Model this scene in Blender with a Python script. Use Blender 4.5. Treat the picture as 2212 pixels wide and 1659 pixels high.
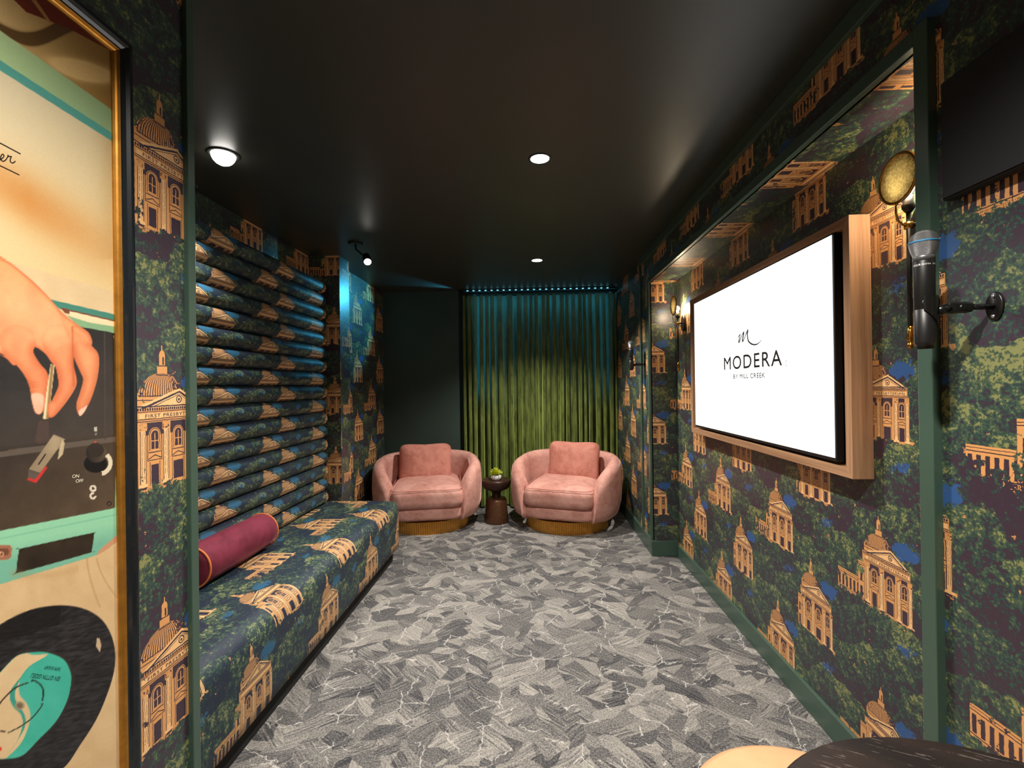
import bpy, bmesh, math, random
import numpy as np
from mathutils import Vector, Matrix
for o in list(bpy.data.objects): bpy.data.objects.remove(o)
PI = math.pi
scn = bpy.context.scene
COL = scn.collection

# ------------------------------------------------------------ camera
def cam_axes(y, p, r):
    y, p, r = [math.radians(a) for a in (y, p, r)]
    f = np.array([-math.sin(y)*math.cos(p), math.cos(y)*math.cos(p), math.sin(p)])
    rt = np.array([math.cos(y), math.sin(y), 0.0]); up = np.cross(rt, f)
    return np.array([math.cos(r)*rt+math.sin(r)*up, -math.sin(r)*rt+math.cos(r)*up, f])
CAM = cam_axes(2.49, 0.2, -0.73)
cd = bpy.data.cameras.new('camera'); cam = bpy.data.objects.new('camera', cd); COL.objects.link(cam)
cam.matrix_world = Matrix(((CAM[0][0], CAM[1][0], -CAM[2][0], 0.0),
                           (CAM[0][1], CAM[1][1], -CAM[2][1], 0.0),
                           (CAM[0][2], CAM[1][2], -CAM[2][2], 1.4), (0, 0, 0, 1)))
cd.sensor_width = 36.0; cd.lens = 1005.0/2212*36; cd.clip_start = 0.02
scn.camera = cam
# ------------------------------------------------------------ world, exposure
w = bpy.data.worlds.new('world'); scn.world = w; w.use_nodes = True
w.node_tree.nodes['Background'].inputs[0].default_value = (0.9, 0.95, 1.0, 1)
w.node_tree.nodes['Background'].inputs[1].default_value = 0.0
vs = scn.view_settings
vs.view_transform = 'Standard'; vs.look = 'None'; vs.gamma = 1.0; vs.use_curve_mapping = False
vs.exposure = 0.0
scn.cycles.max_bounces = 8; scn.cycles.diffuse_bounces = 5; scn.cycles.glossy_bounces = 4
scn.cycles.sample_clamp_indirect = 4.0
def area(name, loc, size, power, col=(1, 1, 1), rot=(0, 0, 0), sy=None):
    l = bpy.data.lights.new(name, 'AREA'); l.energy = power; l.color = col
    l.shape = 'RECTANGLE' if sy else 'DISK'; l.size = size
    if sy: l.size_y = sy
    o = bpy.data.objects.new(name, l); o.location = loc; o.rotation_euler = rot; COL.objects.link(o); return o
def spot(name, loc, aim, power, ang, blend=0.5, col=(1, 0.9, 0.78), rad=0.04):
    l = bpy.data.lights.new(name, 'SPOT'); l.energy = power; l.color = col
    l.spot_size = math.radians(ang); l.spot_blend = blend; l.shadow_soft_size = rad
    o = bpy.data.objects.new(name, l); o.location = loc
    o.rotation_euler = (Vector(aim)-Vector(loc)).to_track_quat('-Z', 'Y').to_euler(); COL.objects.link(o); return o
def point(name, loc, power, col, rad=0.01):
    l = bpy.data.lights.new(name, 'POINT'); l.energy = power; l.color = col; l.shadow_soft_size = rad
    o = bpy.data.objects.new(name, l); o.location = loc; COL.objects.link(o); return o
WARM = (1.0, 0.87, 0.72); NEUT = (1.0, 0.94, 0.86)
ZC = 2.5
LAMPS = [  # ceiling downlights: x, y, power, cone
    (0.051, 2.256, 170, 132), (0.056, 4.092, 230, 122), (0.05, 0.42, 190, 136), (0.05, -1.3, 90, 130)]
for i, (x, y, pw, an) in enumerate(LAMPS):
    spot('downlight_beam', (x, y, ZC-0.02), (x, y, 0), pw, an, 0.6, NEUT, 0.04)
spot('gimbal_beam', (-1.43, 2.12, ZC-0.06), (-1.35, 1.95, 0.4), 80, 110, 0.8, NEUT, 0.05)
spot('track_beam', (-1.19, 3.40, 2.29), (-0.3, 1.9, 0.3), 45, 85, 0.7, NEUT, 0.03)
point('sconce_glow', (1.115, 1.42, 1.968), 8.0, (1.0, 0.8, 0.55), 0.03)
point('sconce_glow', (1.115, 3.6, 1.968), 8.0, (1.0, 0.8, 0.55), 0.03)
CY = (0.08, 0.62, 1.0)
area('led_beam_up', (0.1, 5.27, 2.472), 1.72, 0.15, CY, (PI, 0, 0), 0.02)
area('led_beam_down', (0.1, 5.53, 2.46), 1.6, 3.2, CY, (math.radians(-8), 0, 0), 0.03)
area('niche_fold_fill', (-0.69, 5.51, 1.85), 1.1, 1.3, CY, (0, math.radians(-90), 0), 0.04)  # unseen cyan fill pair added behind the curtain to bring out its folds
area('niche_fold_fill', (0.93, 5.51, 1.85), 1.1, 0.9, CY, (0, math.radians(90), 0), 0.04)
spot('led_end_beam', (-0.80, 5.25, 2.465), (-1.72, 4.46, 2.15), 75, 56, 0.5, CY, 0.015)

# ------------------------------------------------------------ helpers
def s2l(c):
    c = np.asarray(c, float)/255.0
    return np.where(c <= 0.04045, c/12.92, ((c+0.055)/1.055)**2.4)
def rgb(r, g, b): return tuple(float(v) for v in s2l((r, g, b)))
def link(o, parent=None):
    COL.objects.link(o)
    if parent is not None: o.parent = parent
    return o
def tag(o, label=None, cat=None, group=None, kind=None):
    if label: o['label'] = label
    if cat: o['category'] = cat
    if group: o['group'] = group
    if kind: o['kind'] = kind
    return o
def thing(name, label, cat, loc=(0, 0, 0), rz=0.0, group=None):
    o = bpy.data.objects.new(name, None); o.location = loc; o.rotation_euler = (0, 0, rz)
    o.empty_display_size = 0.1
    COL.objects.link(o); return tag(o, label, cat, group)
class MB:
    """collects shapes into one mesh"""
    def __init__(s): s.v = []; s.f = []; s.uv = []; s.sm = []
    def face(s, idx, uv=None, smooth=False): s.f.append(tuple(idx)); s.uv.append(uv); s.sm.append(smooth)
    def poly(s, pts, uv=None, smooth=False):
        b = len(s.v); s.v += [tuple(p) for p in pts]; s.face(range(b, b+len(pts)), uv, smooth); return s
    def box(s, x0, x1, y0, y1, z0, z1, skip=()):
        if x0 > x1: x0, x1 = x1, x0
        if y0 > y1: y0, y1 = y1, y0
        if z0 > z1: z0, z1 = z1, z0
        b = len(s.v)
        s.v += [(x, y, z) for x in (x0, x1) for y in (y0, y1) for z in (z0, z1)]
        F = {'-x': (0, 1, 3, 2), '+x': (4, 6, 7, 5), '-y': (0, 4, 5, 1), '+y': (2, 3, 7, 6), '-z': (0, 2, 6, 4), '+z': (1, 5, 7, 3)}
        for k, q in F.items():
            if k not in skip: s.face([b+i for i in q])
        return s
    def grid(s, rows, closeu=False, closev=False, smooth=True, uvs=None):
        b = len(s.v); n = len(rows); m = len(rows[0])
        for r in rows: s.v += [tuple(p) for p in r]
        for i in range(n if closeu else n-1):
            for j in range(m if closev else m-1):
                i2 = (i+1) % n; j2 = (j+1) % m
                u = None
                if uvs is not None: u = [uvs[i][j], uvs[i][j2 if not closev else j+1], uvs[i2][j2 if not closev else j+1], uvs[i2][j]]
                s.face((b+i*m+j, b+i*m+j2, b+i2*m+j2, b+i2*m+j), u, smooth)
        return s
    def lathe(s, prof, seg=32, c=(0, 0, 0), axis='z', smooth=True, M=None):
        rows = []
        for k in range(seg):
            a = 2*PI*k/seg; row = []
            for r, z in prof:
                p = Vector((r*math.cos(a), r*math.sin(a), z))
                if axis == 'x': p = Vector((p.z, p.x, p.y))
                if axis == 'y': p = Vector((p.x, p.z, p.y))
                if M is not None: p = M @ p
                row.append((p[0]+c[0], p[1]+c[1], p[2]+c[2]))
            rows.append(row)
        return s.grid(rows, closeu=True, smooth=smooth)
    def tube(s, pts, r, seg=10, caps=True):
        pts = [Vector(p) for p in pts]; rs = r if isinstance(r, (list, tuple)) else [r]*len(pts)
        rows = []; ref = Vector((0, 0, 1))
        for i, p in enumerate(pts):
            t = (pts[min(i+1, len(pts)-1)]-pts[max(i-1, 0)]).normalized()
            if abs(t.dot(ref)) > 0.95: ref = Vector((1, 0, 0))
            n = (ref-t*ref.dot(t)).normalized(); b2 = t.cross(n); ref = n
            rows.append([p+rs[i]*(n*math.cos(2*PI*k/seg)+b2*math.sin(2*PI*k/seg)) for k in range(seg)])
        b = len(s.v); s.grid(rows, closev=True)
        if caps:
            s.face([b+k for k in range(seg)][::-1]); m = b+(len(pts)-1)*seg; s.face([m+k for k in range(seg)])
        return s
    def add(s, other, M=None):
        b = len(s.v)
        s.v += [tuple(M @ Vector(v)) if M is not None else v for v in other.v]
        for f, u, sm in zip(other.f, other.uv, other.sm): s.face([b+i for i in f], u, sm)
        return s
    def build(s, name, mat, parent=None, uvfn=None, bevel=0.0, bseg=2, sub=0, weld=False):
        me = bpy.data.meshes.new(name); me.from_pydata(s.v, [], s.f)
        me.update()
        for p, sm in zip(me.polygons, s.sm): p.use_smooth = sm
        ul = me.uv_layers.new(name='UVMap')
        if uvfn or any(u is not None for u in s.uv):
            for p, u in zip(me.polygons, s.uv):
                for k, li in enumerate(p.loop_indices):
                    if u is not None: ul.data[li].uv = u[k]
                    elif uvfn:
                        co = me.vertices[me.loops[li].vertex_index].co; ul.data[li].uv = uvfn(co, p.normal)
        me.materials.append(mat)
        o = bpy.data.objects.new(name, me); link(o, parent)
        if weld:
            bm = bmesh.new(); bm.from_mesh(me); bmesh.ops.remove_doubles(bm, verts=bm.verts, dist=1e-5)
            bmesh.ops.recalc_face_normals(bm, faces=bm.faces); bm.to_mesh(me); bm.free()
        if bevel:
            md = o.modifiers.new('bevel', 'BEVEL'); md.width = bevel; md.segments = bseg; md.limit_method = 'ANGLE'
            md.angle_limit = math.radians(40)
        if sub:
            md = o.modifiers.new('sub', 'SUBSURF'); md.levels = sub; md.render_levels = sub
        return o
def copy_tree(o, parent=None):
    c = o.copy(); COL.objects.link(c)
    if parent is not None: c.parent = parent
    for ch in list(o.children): copy_tree(ch, c)
    return c
def superell(w, d, h, a=5.0, b=2.4, n=18, fn=None):
    """puffy rounded block as MB centred at the origin; a = plan squareness, b = thickness squareness"""
    mb = MB()
    t = [math.tan((-1+2*i/n)*PI/4) for i in range(n+1)]
    def mp(p):
        x, y, z = p
        m = ((abs(x)**a+abs(y)**a)**(b/a)+abs(z)**b)**(-1/b)
        q = Vector((x*m*w/2, y*m*d/2, z*m*h/2))
        return fn(q) if fn else q
    for ax in range(3):
        for sg in (-1, 1):
            rows = []
            for i in range(n+1):
                row = []
                for j in range(n+1):
                    p = [0, 0, 0]; p[ax] = sg; p[(ax+1) % 3] = t[i] if sg > 0 else t[j]; p[(ax+2) % 3] = t[j] if sg > 0 else t[i]
                    row.append(mp(p))
                rows.append(row)
            mb.grid(rows)
    return mb
def text_obj(s, size, mat, M, parent=None, name='lettering', thin=0.0, xs=1.0, sp=1.0, align='CENTER', ext=0.0, fit=None, bold=0.0):
    cu = bpy.data.curves.new(name, 'FONT'); cu.body = s; cu.size = size; cu.align_x = align; cu.align_y = 'CENTER'
    cu.space_character = sp; cu.offset = thin; cu.extrude = ext; cu.resolution_u = 4
    t = bpy.data.objects.new(name, cu); COL.objects.link(t)
    dg = bpy.context.evaluated_depsgraph_get(); me = bpy.data.meshes.new_from_object(t.evaluated_get(dg))
    bpy.data.objects.remove(t); me.name = name
    if fit:
        xs_ = [v.co.x for v in me.vertices]; ys_ = [v.co.y for v in me.vertices]; cx_ = (min(xs_)+max(xs_))/2; cy_ = (min(ys_)+max(ys_))/2
        me.transform(Matrix.Diagonal((fit[0]/(max(xs_)-min(xs_)), fit[1]/(max(ys_)-min(ys_)), 1, 1)) @ Matrix.Translation((-cx_, -cy_, 0)))
    if bold:
        bm = bmesh.new()
        for q, (ox, oy) in enumerate(((0, 0), (1, 0), (-1, 0), (0, 1), (0, -1))):
            m2 = me.copy(); m2.transform(Matrix.Translation((ox*bold, oy*bold, -q*0.00003))); bm.from_mesh(m2); bpy.data.meshes.remove(m2)
        bm.to_mesh(me); bm.free()
    me.transform(M @ Matrix.Diagonal((xs, 1, 1, 1)))
    me.materials.clear(); me.materials.append(mat)
    o = bpy.data.objects.new(name, me); return link(o, parent)
def frame_M(origin, xdir, ydir):
    x = Vector(xdir).normalized(); y = Vector(ydir).normalized(); z = x.cross(y)
    return Matrix(((x[0], y[0], z[0], origin[0]), (x[1], y[1], z[1], origin[1]), (x[2], y[2], z[2], origin[2]), (0, 0, 0, 1)))

# ------------------------------------------------------------ node expressions
class NT:
    def __init__(s, tree): s.t = tree
    def node(s, typ, **kw):
        n = s.t.nodes.new(typ)
        for k, v in kw.items(): setattr(n, k, v)
        return n
    def put(s, sock, v):
        if isinstance(v, EX): s.t.links.new(v.s, sock)
        elif isinstance(v, bpy.types.NodeSocket): s.t.links.new(v, sock)
        else: sock.default_value = v
    def m(s, op, a, b=None, c=None, clamp=False):
        n = s.node('ShaderNodeMath', operation=op, use_clamp=clamp); s.put(n.inputs[0], a)
        if b is not None: s.put(n.inputs[1], b)
        if c is not None: s.put(n.inputs[2], c)
        return EX(s, n.outputs[0])
    def noise(s, vec, scale, detail=3, rough=0.5, out=0, dist=0.0, dim='3D'):
        n = s.node('ShaderNodeTexNoise'); n.noise_dimensions = dim
        if vec is not None: s.put(n.inputs['Vector'], vec)
        n.inputs['Scale'].default_value = scale; n.inputs['Detail'].default_value = detail; n.inputs['Roughness'].default_value = rough
        n.inputs['Distortion'].default_value = dist
        return EX(s, n.outputs[out])
    def vor(s, vec, scale, feature='F1', dim='2D', rnd=1.0):
        n = s.node('ShaderNodeTexVoronoi', feature=feature, voronoi_dimensions=dim)
        s.put(n.inputs['Vector'], vec); n.inputs['Scale'].default_value = scale; n.inputs['Randomness'].default_value = rnd
        return n
    def xyz(s, x, y, z=0.0):
        n = s.node('ShaderNodeCombineXYZ'); s.put(n.inputs[0], x); s.put(n.inputs[1], y); s.put(n.inputs[2], z); return EX(s, n.outputs[0])
    def sep(s, v):
        n = s.node('ShaderNodeSeparateXYZ'); s.put(n.inputs[0], v); return [EX(s, o) for o in n.outputs]
    def mixf(s, f, a, b):
        n = s.node('ShaderNodeMix', data_type='FLOAT'); s.put(n.inputs[0], f); s.put(n.inputs[2], a); s.put(n.inputs[3], b); return EX(s, n.outputs[0])
    def mixc(s, f, a, b, bt='MIX'):
        n = s.node('ShaderNodeMix', data_type='RGBA', blend_type=bt); s.put(n.inputs[0], f)
        for k, v in ((6, a), (7, b)):
            if isinstance(v, tuple): v = tuple(v)+((1,) if len(v) == 3 else ())
            s.put(n.inputs[k], v)
        return EX(s, n.outputs[2])
    def ramp(s, fac, stops, interp='LINEAR'):
        n = s.node('ShaderNodeValToRGB'); n.color_ramp.interpolation = interp; e = n.color_ramp.elements
        while len(e) < len(stops): e.new(0.5)
        for el, (p, c) in zip(e, stops): el.position = p; el.color = tuple(c)+(1,) if len(c) == 3 else c
        s.put(n.inputs[0], fac); return EX(s, n.outputs[0])
    def hyp(s, x, y):
        n = s.node('ShaderNodeVectorMath', operation='LENGTH'); s.put(n.inputs[0], s.xyz(x, y)); return EX(s, n.outputs['Value'])
class EX:
    def __init__(s, nt, sock): s.nt = nt; s.s = sock
    def __add__(a, b): return a.nt.m('ADD', a, b)
    __radd__ = __add__
    def __sub__(a, b): return a.nt.m('SUBTRACT', a, b)
    def __rsub__(a, b): return a.nt.m('SUBTRACT', b, a)
    def __mul__(a, b): return a.nt.m('MULTIPLY', a, b)
    __rmul__ = __mul__
    def __truediv__(a, b): return a.nt.m('DIVIDE', a, b)
    def lt(a, b): return a.nt.m('LESS_THAN', a, b)
    def gt(a, b): return a.nt.m('GREATER_THAN', a, b)
    def eq(a, b, e): return a.nt.m('COMPARE', a, b, e)
    def mx(a, b): return a.nt.m('MAXIMUM', a, b)
    def mn(a, b): return a.nt.m('MINIMUM', a, b)
    def ab(a): return a.nt.m('ABSOLUTE', a)
    def wrap(a, lo, hi): return a.nt.m('WRAP', a, hi, lo)
    def pp(a, s_): return a.nt.m('PINGPONG', a, s_)

def new_mat(name):
    m = bpy.data.materials.new(name); m.use_nodes = True
    nt = NT(m.node_tree); b = m.node_tree.nodes['Principled BSDF']; return m, nt, b
def coords(nt, kind='Object'):
    n = nt.node('ShaderNodeTexCoord'); return EX(nt, n.outputs[kind])
def plain(name, col, rough=0.5, metal=0.0, sheen=0.0, coat=0.0, bump=0.0, bscale=200, var=0.0, vscale=4, spec=0.5, emis=None, estr=0.0):
    """procedural material with slight tone variation and fine bump"""
    m, nt, b = new_mat(name)
    co = coords(nt)
    n = nt.noise(co, vscale, 4, 0.6)
    c2 = tuple(min(1, x*(1+var)) for x in col); c1 = tuple(x*(1-var) for x in col)
    c = nt.ramp(n, [(0.3, c1), (0.7, c2)])
    nt.put(b.inputs['Base Color'], c)
    b.inputs['Roughness'].default_value = rough; b.inputs['Metallic'].default_value = metal
    b.inputs['Specular IOR Level'].default_value = spec
    b.inputs['Coat Weight'].default_value = coat
    if sheen: b.inputs['Sheen Weight'].default_value = sheen; b.inputs['Sheen Roughness'].default_value = 0.35
    if bump:
        bp = nt.node('ShaderNodeBump'); bp.inputs['Strength'].default_value = bump; bp.inputs['Distance'].default_value = 0.002
        nt.put(bp.inputs['Height'], nt.noise(co, bscale, 2)); nt.put(b.inputs['Normal'], bp.outputs[0])
    if emis: b.inputs['Emission Color'].default_value = tuple(emis)+(1,); b.inputs['Emission Strength'].default_value = estr
    return m

# ------------------------------------------------------------ temple-and-trees wallpaper print (nodes, UV in metres)
WP, HP, DB = 0.66, 0.577, 0.389
def print_group():
    g = bpy.data.node_groups.new('temple_print', 'ShaderNodeTree')
    g.interface.new_socket('UV', in_out='INPUT', socket_type='NodeSocketVector')
    g.interface.new_socket('Tone', in_out='OUTPUT', socket_type='NodeSocketFloat')
    nt = NT(g); gi = nt.node('NodeGroupInput'); go = nt.node('NodeGroupOutput')
    uv = EX(nt, gi.outputs[0])
    u, v, _ = nt.sep(uv)
    # hand-cut wobble
    wob = nt.sep(nt.noise(uv, 90, 1, out=1))
    u2 = u + (wob[0]-0.5)*0.0028; v2 = v + (wob[1]-0.5)*0.0028
    un = u2.wrap(-0.265, WP-0.265)             # A motif apex at u = 0, B motif at +0.271
    isB = un.gt(0.12)
    x = un - isB*(WP-DB)
    y = (v2 + isB*(HP/2)).wrap(-0.14, HP-0.14)
    # ---- foliage
    fine = nt.noise(uv, 42, 6, 0.72)
    leaf = nt.noise(uv, 130, 3, 0.6)
    wv = nt.sep(nt.noise(uv, 11, 3, 0.6, out=1))
    vo = nt.vor(nt.xyz(u + (wv[0]-0.5)*0.11 + (fine-0.5)*0.05, v*1.15 + (wv[1]-0.5)*0.11 + (fine-0.5)*0.05), 7.0)
    vpos = nt.sep(vo.outputs['Position'])
    crown = (v*1.15 - vpos[1])*3.4
    big = nt.noise(uv, 5.0, 2)
    tone = (fine-0.5)*2.3 + crown*0.72 + (leaf-0.5)*1.25 + (big-0.5)*0.9 + 0.5
    fol = tone.gt(0.40)*1.0 + tone.gt(0.57)*1.0 + tone.gt(0.80)*1.0   # 0 plum 1 dark green 2 green 3 olive
    col = fol
    def paint(c, mask):
        nonlocal col; col = nt.mixf(mask, col, c)
    def box(cx, cy, hw, hh): return x.eq(cx, hw)*y.eq(cy, hh)
    rag = (fine-0.5)
    # ---- sky patch
    sky = nt.hyp((x-0.062 + rag*0.10)/0.054, (y-0.236 + rag*0.12)/0.027).lt(1.0)*tone.lt(0.95)
    paint(4.0, sky)
    sky2 = nt.hyp((x-0.05+rag*0.16)/0.034, (y+0.075+rag*0.16)/0.013).lt(1.0)*tone.lt(0.85)
    paint(4.0, sky2)
    fcol = col
    # ---- silhouette
    slope = (x*-0.34).mx(x*0.567)
    d = 0.2225 - slope - y                      # depth under the pediment edge
    ped = d.gt(0.0)*y.gt(0.178)*x.eq(-0.027, 0.104)
    body = box(-0.02, 0.063, 0.106, 0.085)
    ent = box(-0.026, 0.164, 0.105, 0.017)
    drum = box(-0.06, 0.194, 0.062, 0.018)
    dx = x + 0.052
    dome = nt.hyp(dx/0.066, (y-0.205)/0.052).lt(1.0)*y.gt(0.203)
    lant = box(-0.052, 0.262, 0.0145, 0.010).mx(box(-0.052, 0.284, 0.0085, 0.015)).mx(nt.hyp(dx/0.0085, (y-0.297)/0.012).lt(1.0))
    fin = box(-0.052, 0.312, 0.0016, 0.008)
    wing = box(-0.195, 0.028, 0.07, 0.046).mx(box(-0.138, 0.060, 0.016, 0.078))
    wingr = box(0.112, -0.004, 0.03, 0.016)
    sil = ped.mx(body).mx(ent).mx(drum).mx(dome).mx(lant).mx(fin).mx(wing).mx(wingr)
    INK = 0.0
    col = sil*5.0
    # dome ribs and shade
    rq = nt.m('SQRT', (1.0 - (y-0.205)*(y-0.205)*330.0).mx(0.05))
    rib = (dx/rq).pp(0.0034).lt(0.0013)
    paint(INK, rib*dome)
    paint(INK, dome*((dx*12.0 + (leaf-0.5)*2.0).gt(0.44)).mx(dome*((dx*-9.0 + (leaf-0.5)*1.8).gt(0.62))))
    paint(INK, box(-0.052, 0.205, 0.062, 0.0011)); paint(INK, box(-0.052, 0.2735, 0.015, 0.0012)); paint(INK, box(-0.049, 0.285, 0.0022, 0.009))
    paint(INK, box(-0.06, 0.196, 0.062, 0.0010)); paint(INK, box(-0.052, 0.2525, 0.018, 0.0012))
    # pediment
    dd = d*1.0
    pm = ped
    paint(6.0, pm*d.gt(0.0))
    paint(INK, pm*dd.eq(0.0085, 0.0024)); paint(INK, pm*dd.eq(0.0145, 0.0008)); paint(INK, y.eq(0.1815, 0.0016)*x.eq(-0.026, 0.105))
    ring = nt.hyp(x+0.002, y-0.196)
    paint(INK, ring.eq(0.0078, 0.0013)); paint(INK, box(-0.002, 0.1955, 0.003, 0.0028))
    # entablature
    paint(INK, box(-0.026, 0.1755, 0.104, 0.0030)*x.pp(0.0032).gt(0.0011))
    paint(INK, box(-0.026, 0.1700, 0.103, 0.0009)); paint(6.0, box(-0.02, 0.161, 0.096, 0.0052)); paint(INK, box(-0.022, 0.1535, 0.100, 0.0009))
    paint(INK, box(-0.022, 0.1490, 0.100, 0.0010))
    # facade bays: centres -0.0745, -0.005, 0.055
    s1 = (x+0.0745).ab(); s2 = (x+0.0055).ab(); s3 = (x-0.0555).ab()
    sb = s1.mn(s2).mn(s3)
    wide = s2.lt(0.03)
    paint(INK, y.eq(0.132, 0.0140)*sb.lt(0.024))                               # deep porch shade
    arch = nt.hyp(sb, (y-0.118).mx(0.0))
    paint(5.0, arch.lt(0.0165)*y.eq(0.105, 0.029)); paint(INK, arch.eq(0.0140, 0.0009)*y.gt(0.083)*y.lt(0.14))
    paint(INK, arch.lt(0.0098)*y.eq(0.108, 0.022))
    paint(5.0, sb.lt(0.0012)*y.eq(0.104, 0.018)); paint(5.0, sb.lt(0.0095)*y.eq(0.104, 0.0010))
    paint(INK, sb.lt(0.0175)*y.eq(0.0790, 0.0012)); paint(INK, sb.eq(0.0195, 0.0010)*y.eq(0.09, 0.03))
    tri = y - (0.0725 - sb*0.42)
    paint(INK, tri.eq(0.0, 0.0012)*sb.lt(0.018)*y.gt(0.058)); paint(INK, sb.lt(0.018)*y.eq(0.0615, 0.0010))
    paint(INK, sb.lt(0.0105+wide*0.0045)*y.eq(0.030, 0.0215)); paint(INK, sb.eq(0.0135+wide*0.0045, 0.0008)*y.eq(0.032, 0.026))
    # columns
    c1 = (x+0.106).ab(); c2 = (x+0.0425).ab(); c3 = (x-0.0325).ab(); c4 = (x-0.0775).ab()
    sc = c1.mn(c2).mn(c3).mn(c4)
    paint(INK, sc.lt(0.0082)*y.eq(0.073, 0.073)); paint(6.0, sc.lt(0.0063)*y.eq(0.071, 0.060))
    paint(INK, sc.eq(0.0028, 0.0006)*y.eq(0.075, 0.052)*leaf.gt(0.42))
    paint(5.0, sc.lt(0.0105)*y.eq(0.137, 0.0085)); paint(INK, sc.lt(0.009)*y.eq(0.137, 0.006)*leaf.gt(0.56)); paint(6.0, sc.lt(0.0112)*y.eq(0.0085, 0.0035))
    paint(INK, sc.lt(0.0115)*y.eq(0.0040, 0.0007))
    # steps and bricks
    brick = y.pp(0.003).lt(0.00042).mx((x+y.gt(-0.006)*0.005).pp(0.006).lt(0.0004))
    paint(INK, brick*y.lt(0.003)*y.gt(-0.03))
    # wings
    wx = (x+0.195).pp(0.010)
    paint(INK, box(-0.195, 0.032, 0.066, 0.021)*wx.lt(0.0052)); paint(INK, box(-0.195, 0.0605, 0.07, 0.0012)); paint(5.0, box(-0.138, 0.060, 0.0155, 0.077)); paint(INK, box(-0.138, 0.030, 0.006, 0.020)); paint(INK, box(-0.138, 0.084, 0.005, 0.017)); paint(INK, box(-0.138, 0.125, 0.016, 0.0010)); paint(INK, box(-0.1545, 0.06, 0.0008, 0.078)); paint(INK, box(-0.138, 0.131, 0.016, 0.0008)); paint(INK, box(-0.1225, 0.06, 0.0009, 0.078)); paint(INK, box(-0.195, 0.007, 0.07, 0.0012))
    paint(INK, box(-0.195, 0.068, 0.07, 0.0008))
    bcol = col
    # foliage in front of the building
    n2 = (nt.noise(uv, 16, 5, 0.7)-0.5)
    f1 = (0.002 - y) + n2*0.11
    f2 = (x-0.096) + n2*0.10
    f3 = (-0.118 - x)*0.08 + n2*0.34 - 0.030
    f4 = (y-0.10)*x.lt(-0.125)*10.0
    fg = (f1.mx(f2*y.lt(0.19)).mx(f3*x.lt(-0.1))).gt(0.0)
    top = y.gt(0.315)
    show = sil*(1.0-fg)
    speck = nt.noise(uv, 26, 5, 0.75).gt(0.655)*tone.lt(0.75)*nt.noise(uv, 3.1, 1).gt(0.48)
    res = nt.mixf(speck, fcol, 5.0)
    res = nt.mixf(show, res, bcol)
    nt.put(go.inputs[0], res)
    return g
PRINT = print_group()
INKC = [rgb(60, 46, 58), rgb(42, 68, 64), rgb(70, 86, 66), rgb(130, 132, 84), rgb(48, 84, 136), rgb(212, 152, 92), rgb(238, 188, 130)]
def print_mat(name, rough, u0, v0, cols=INKC, fabric=False, spec=0.5, coat=0.0):
    m, nt, b = new_mat(name)
    uv = coords(nt, 'UV')
    mp = nt.node('ShaderNodeMapping'); nt.put(mp.inputs['Vector'], uv); mp.inputs['Location'].default_value = (-u0, -v0, 0)
    g = nt.node('ShaderNodeGroup'); g.node_tree = PRINT; nt.put(g.inputs[0], mp.outputs[0])
    f = EX(nt, g.outputs[0])*0.125 + 0.0625
    c = nt.ramp(f, [(0.0, cols[0])]+[(0.125*k, cols[k]) for k in range(1, 7)], 'CONSTANT')
    nt.put(b.inputs['Base Color'], c)
    b.inputs['Roughness'].default_value = rough; b.inputs['Specular IOR Level'].default_value = spec; b.inputs['Coat Weight'].default_value = coat
    bp = nt.node('ShaderNodeBump'); bp.inputs['Strength'].default_value = 0.25 if fabric else 0.08; bp.inputs['Distance'].default_value = 0.001
    nt.put(bp.inputs['Height'], nt.noise(uv, 900 if fabric else 500, 2)); nt.put(b.inputs['Normal'], bp.outputs[0])
    return m
def wp(name, lu, lz, rough=0.36): # lu, lz: wall coordinates of a temple's lantern top (type A)
    return print_mat(name, rough, lu+0.052, lz-0.312)
FABC = [rgb(34, 42, 60), rgb(30, 52, 58), rgb(56, 76, 64), rgb(118, 124, 88), rgb(40, 88, 118), rgb(196, 148, 96), rgb(216, 174, 122)]
def fab(name, u0, v0): return print_mat(name, 0.5, u0, v0, FABC, True, 0.4)
XO, XR, XL, XA, XP, XB = 0.97, 1.165, -0.85, -1.85, -1.59, -1.72
M_wr = wp('wallpaper_recess', -1.63, 0.933)
M_wo = wp('wallpaper_outer', -4.175, 0.918)
M_wrs = wp('wallpaper_return', 1.37, 0.931)
M_sof = wp('wallpaper_soffit', -1.63, 0.933, 0.24)
M_wl = wp('wallpaper_left', 1.034, 1.494)
M_wa = wp('wallpaper_alcove', 3.0, 0.917)
M_wf = wp('wallpaper_alcove_end', -1.637, 0.915)
M_wp_ = wp('wallpaper_pilaster', 4.06, 0.915)
M_wb = wp('wallpaper_back_left', 4.899, 0.898)
uvR = lambda co, n: (-co.y, co.z) if abs(n.x) > 0.5 else ((co.x, co.z) if abs(n.y) > 0.5 else (-co.y, co.z+co.x))
uvL = lambda co, n: (co.y, co.z) if abs(n.x) > 0.5 else ((co.x, co.z) if abs(n.y) > 0.5 else (co.y, co.x))
uvF = lambda co, n: (co.x, co.z)

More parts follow.
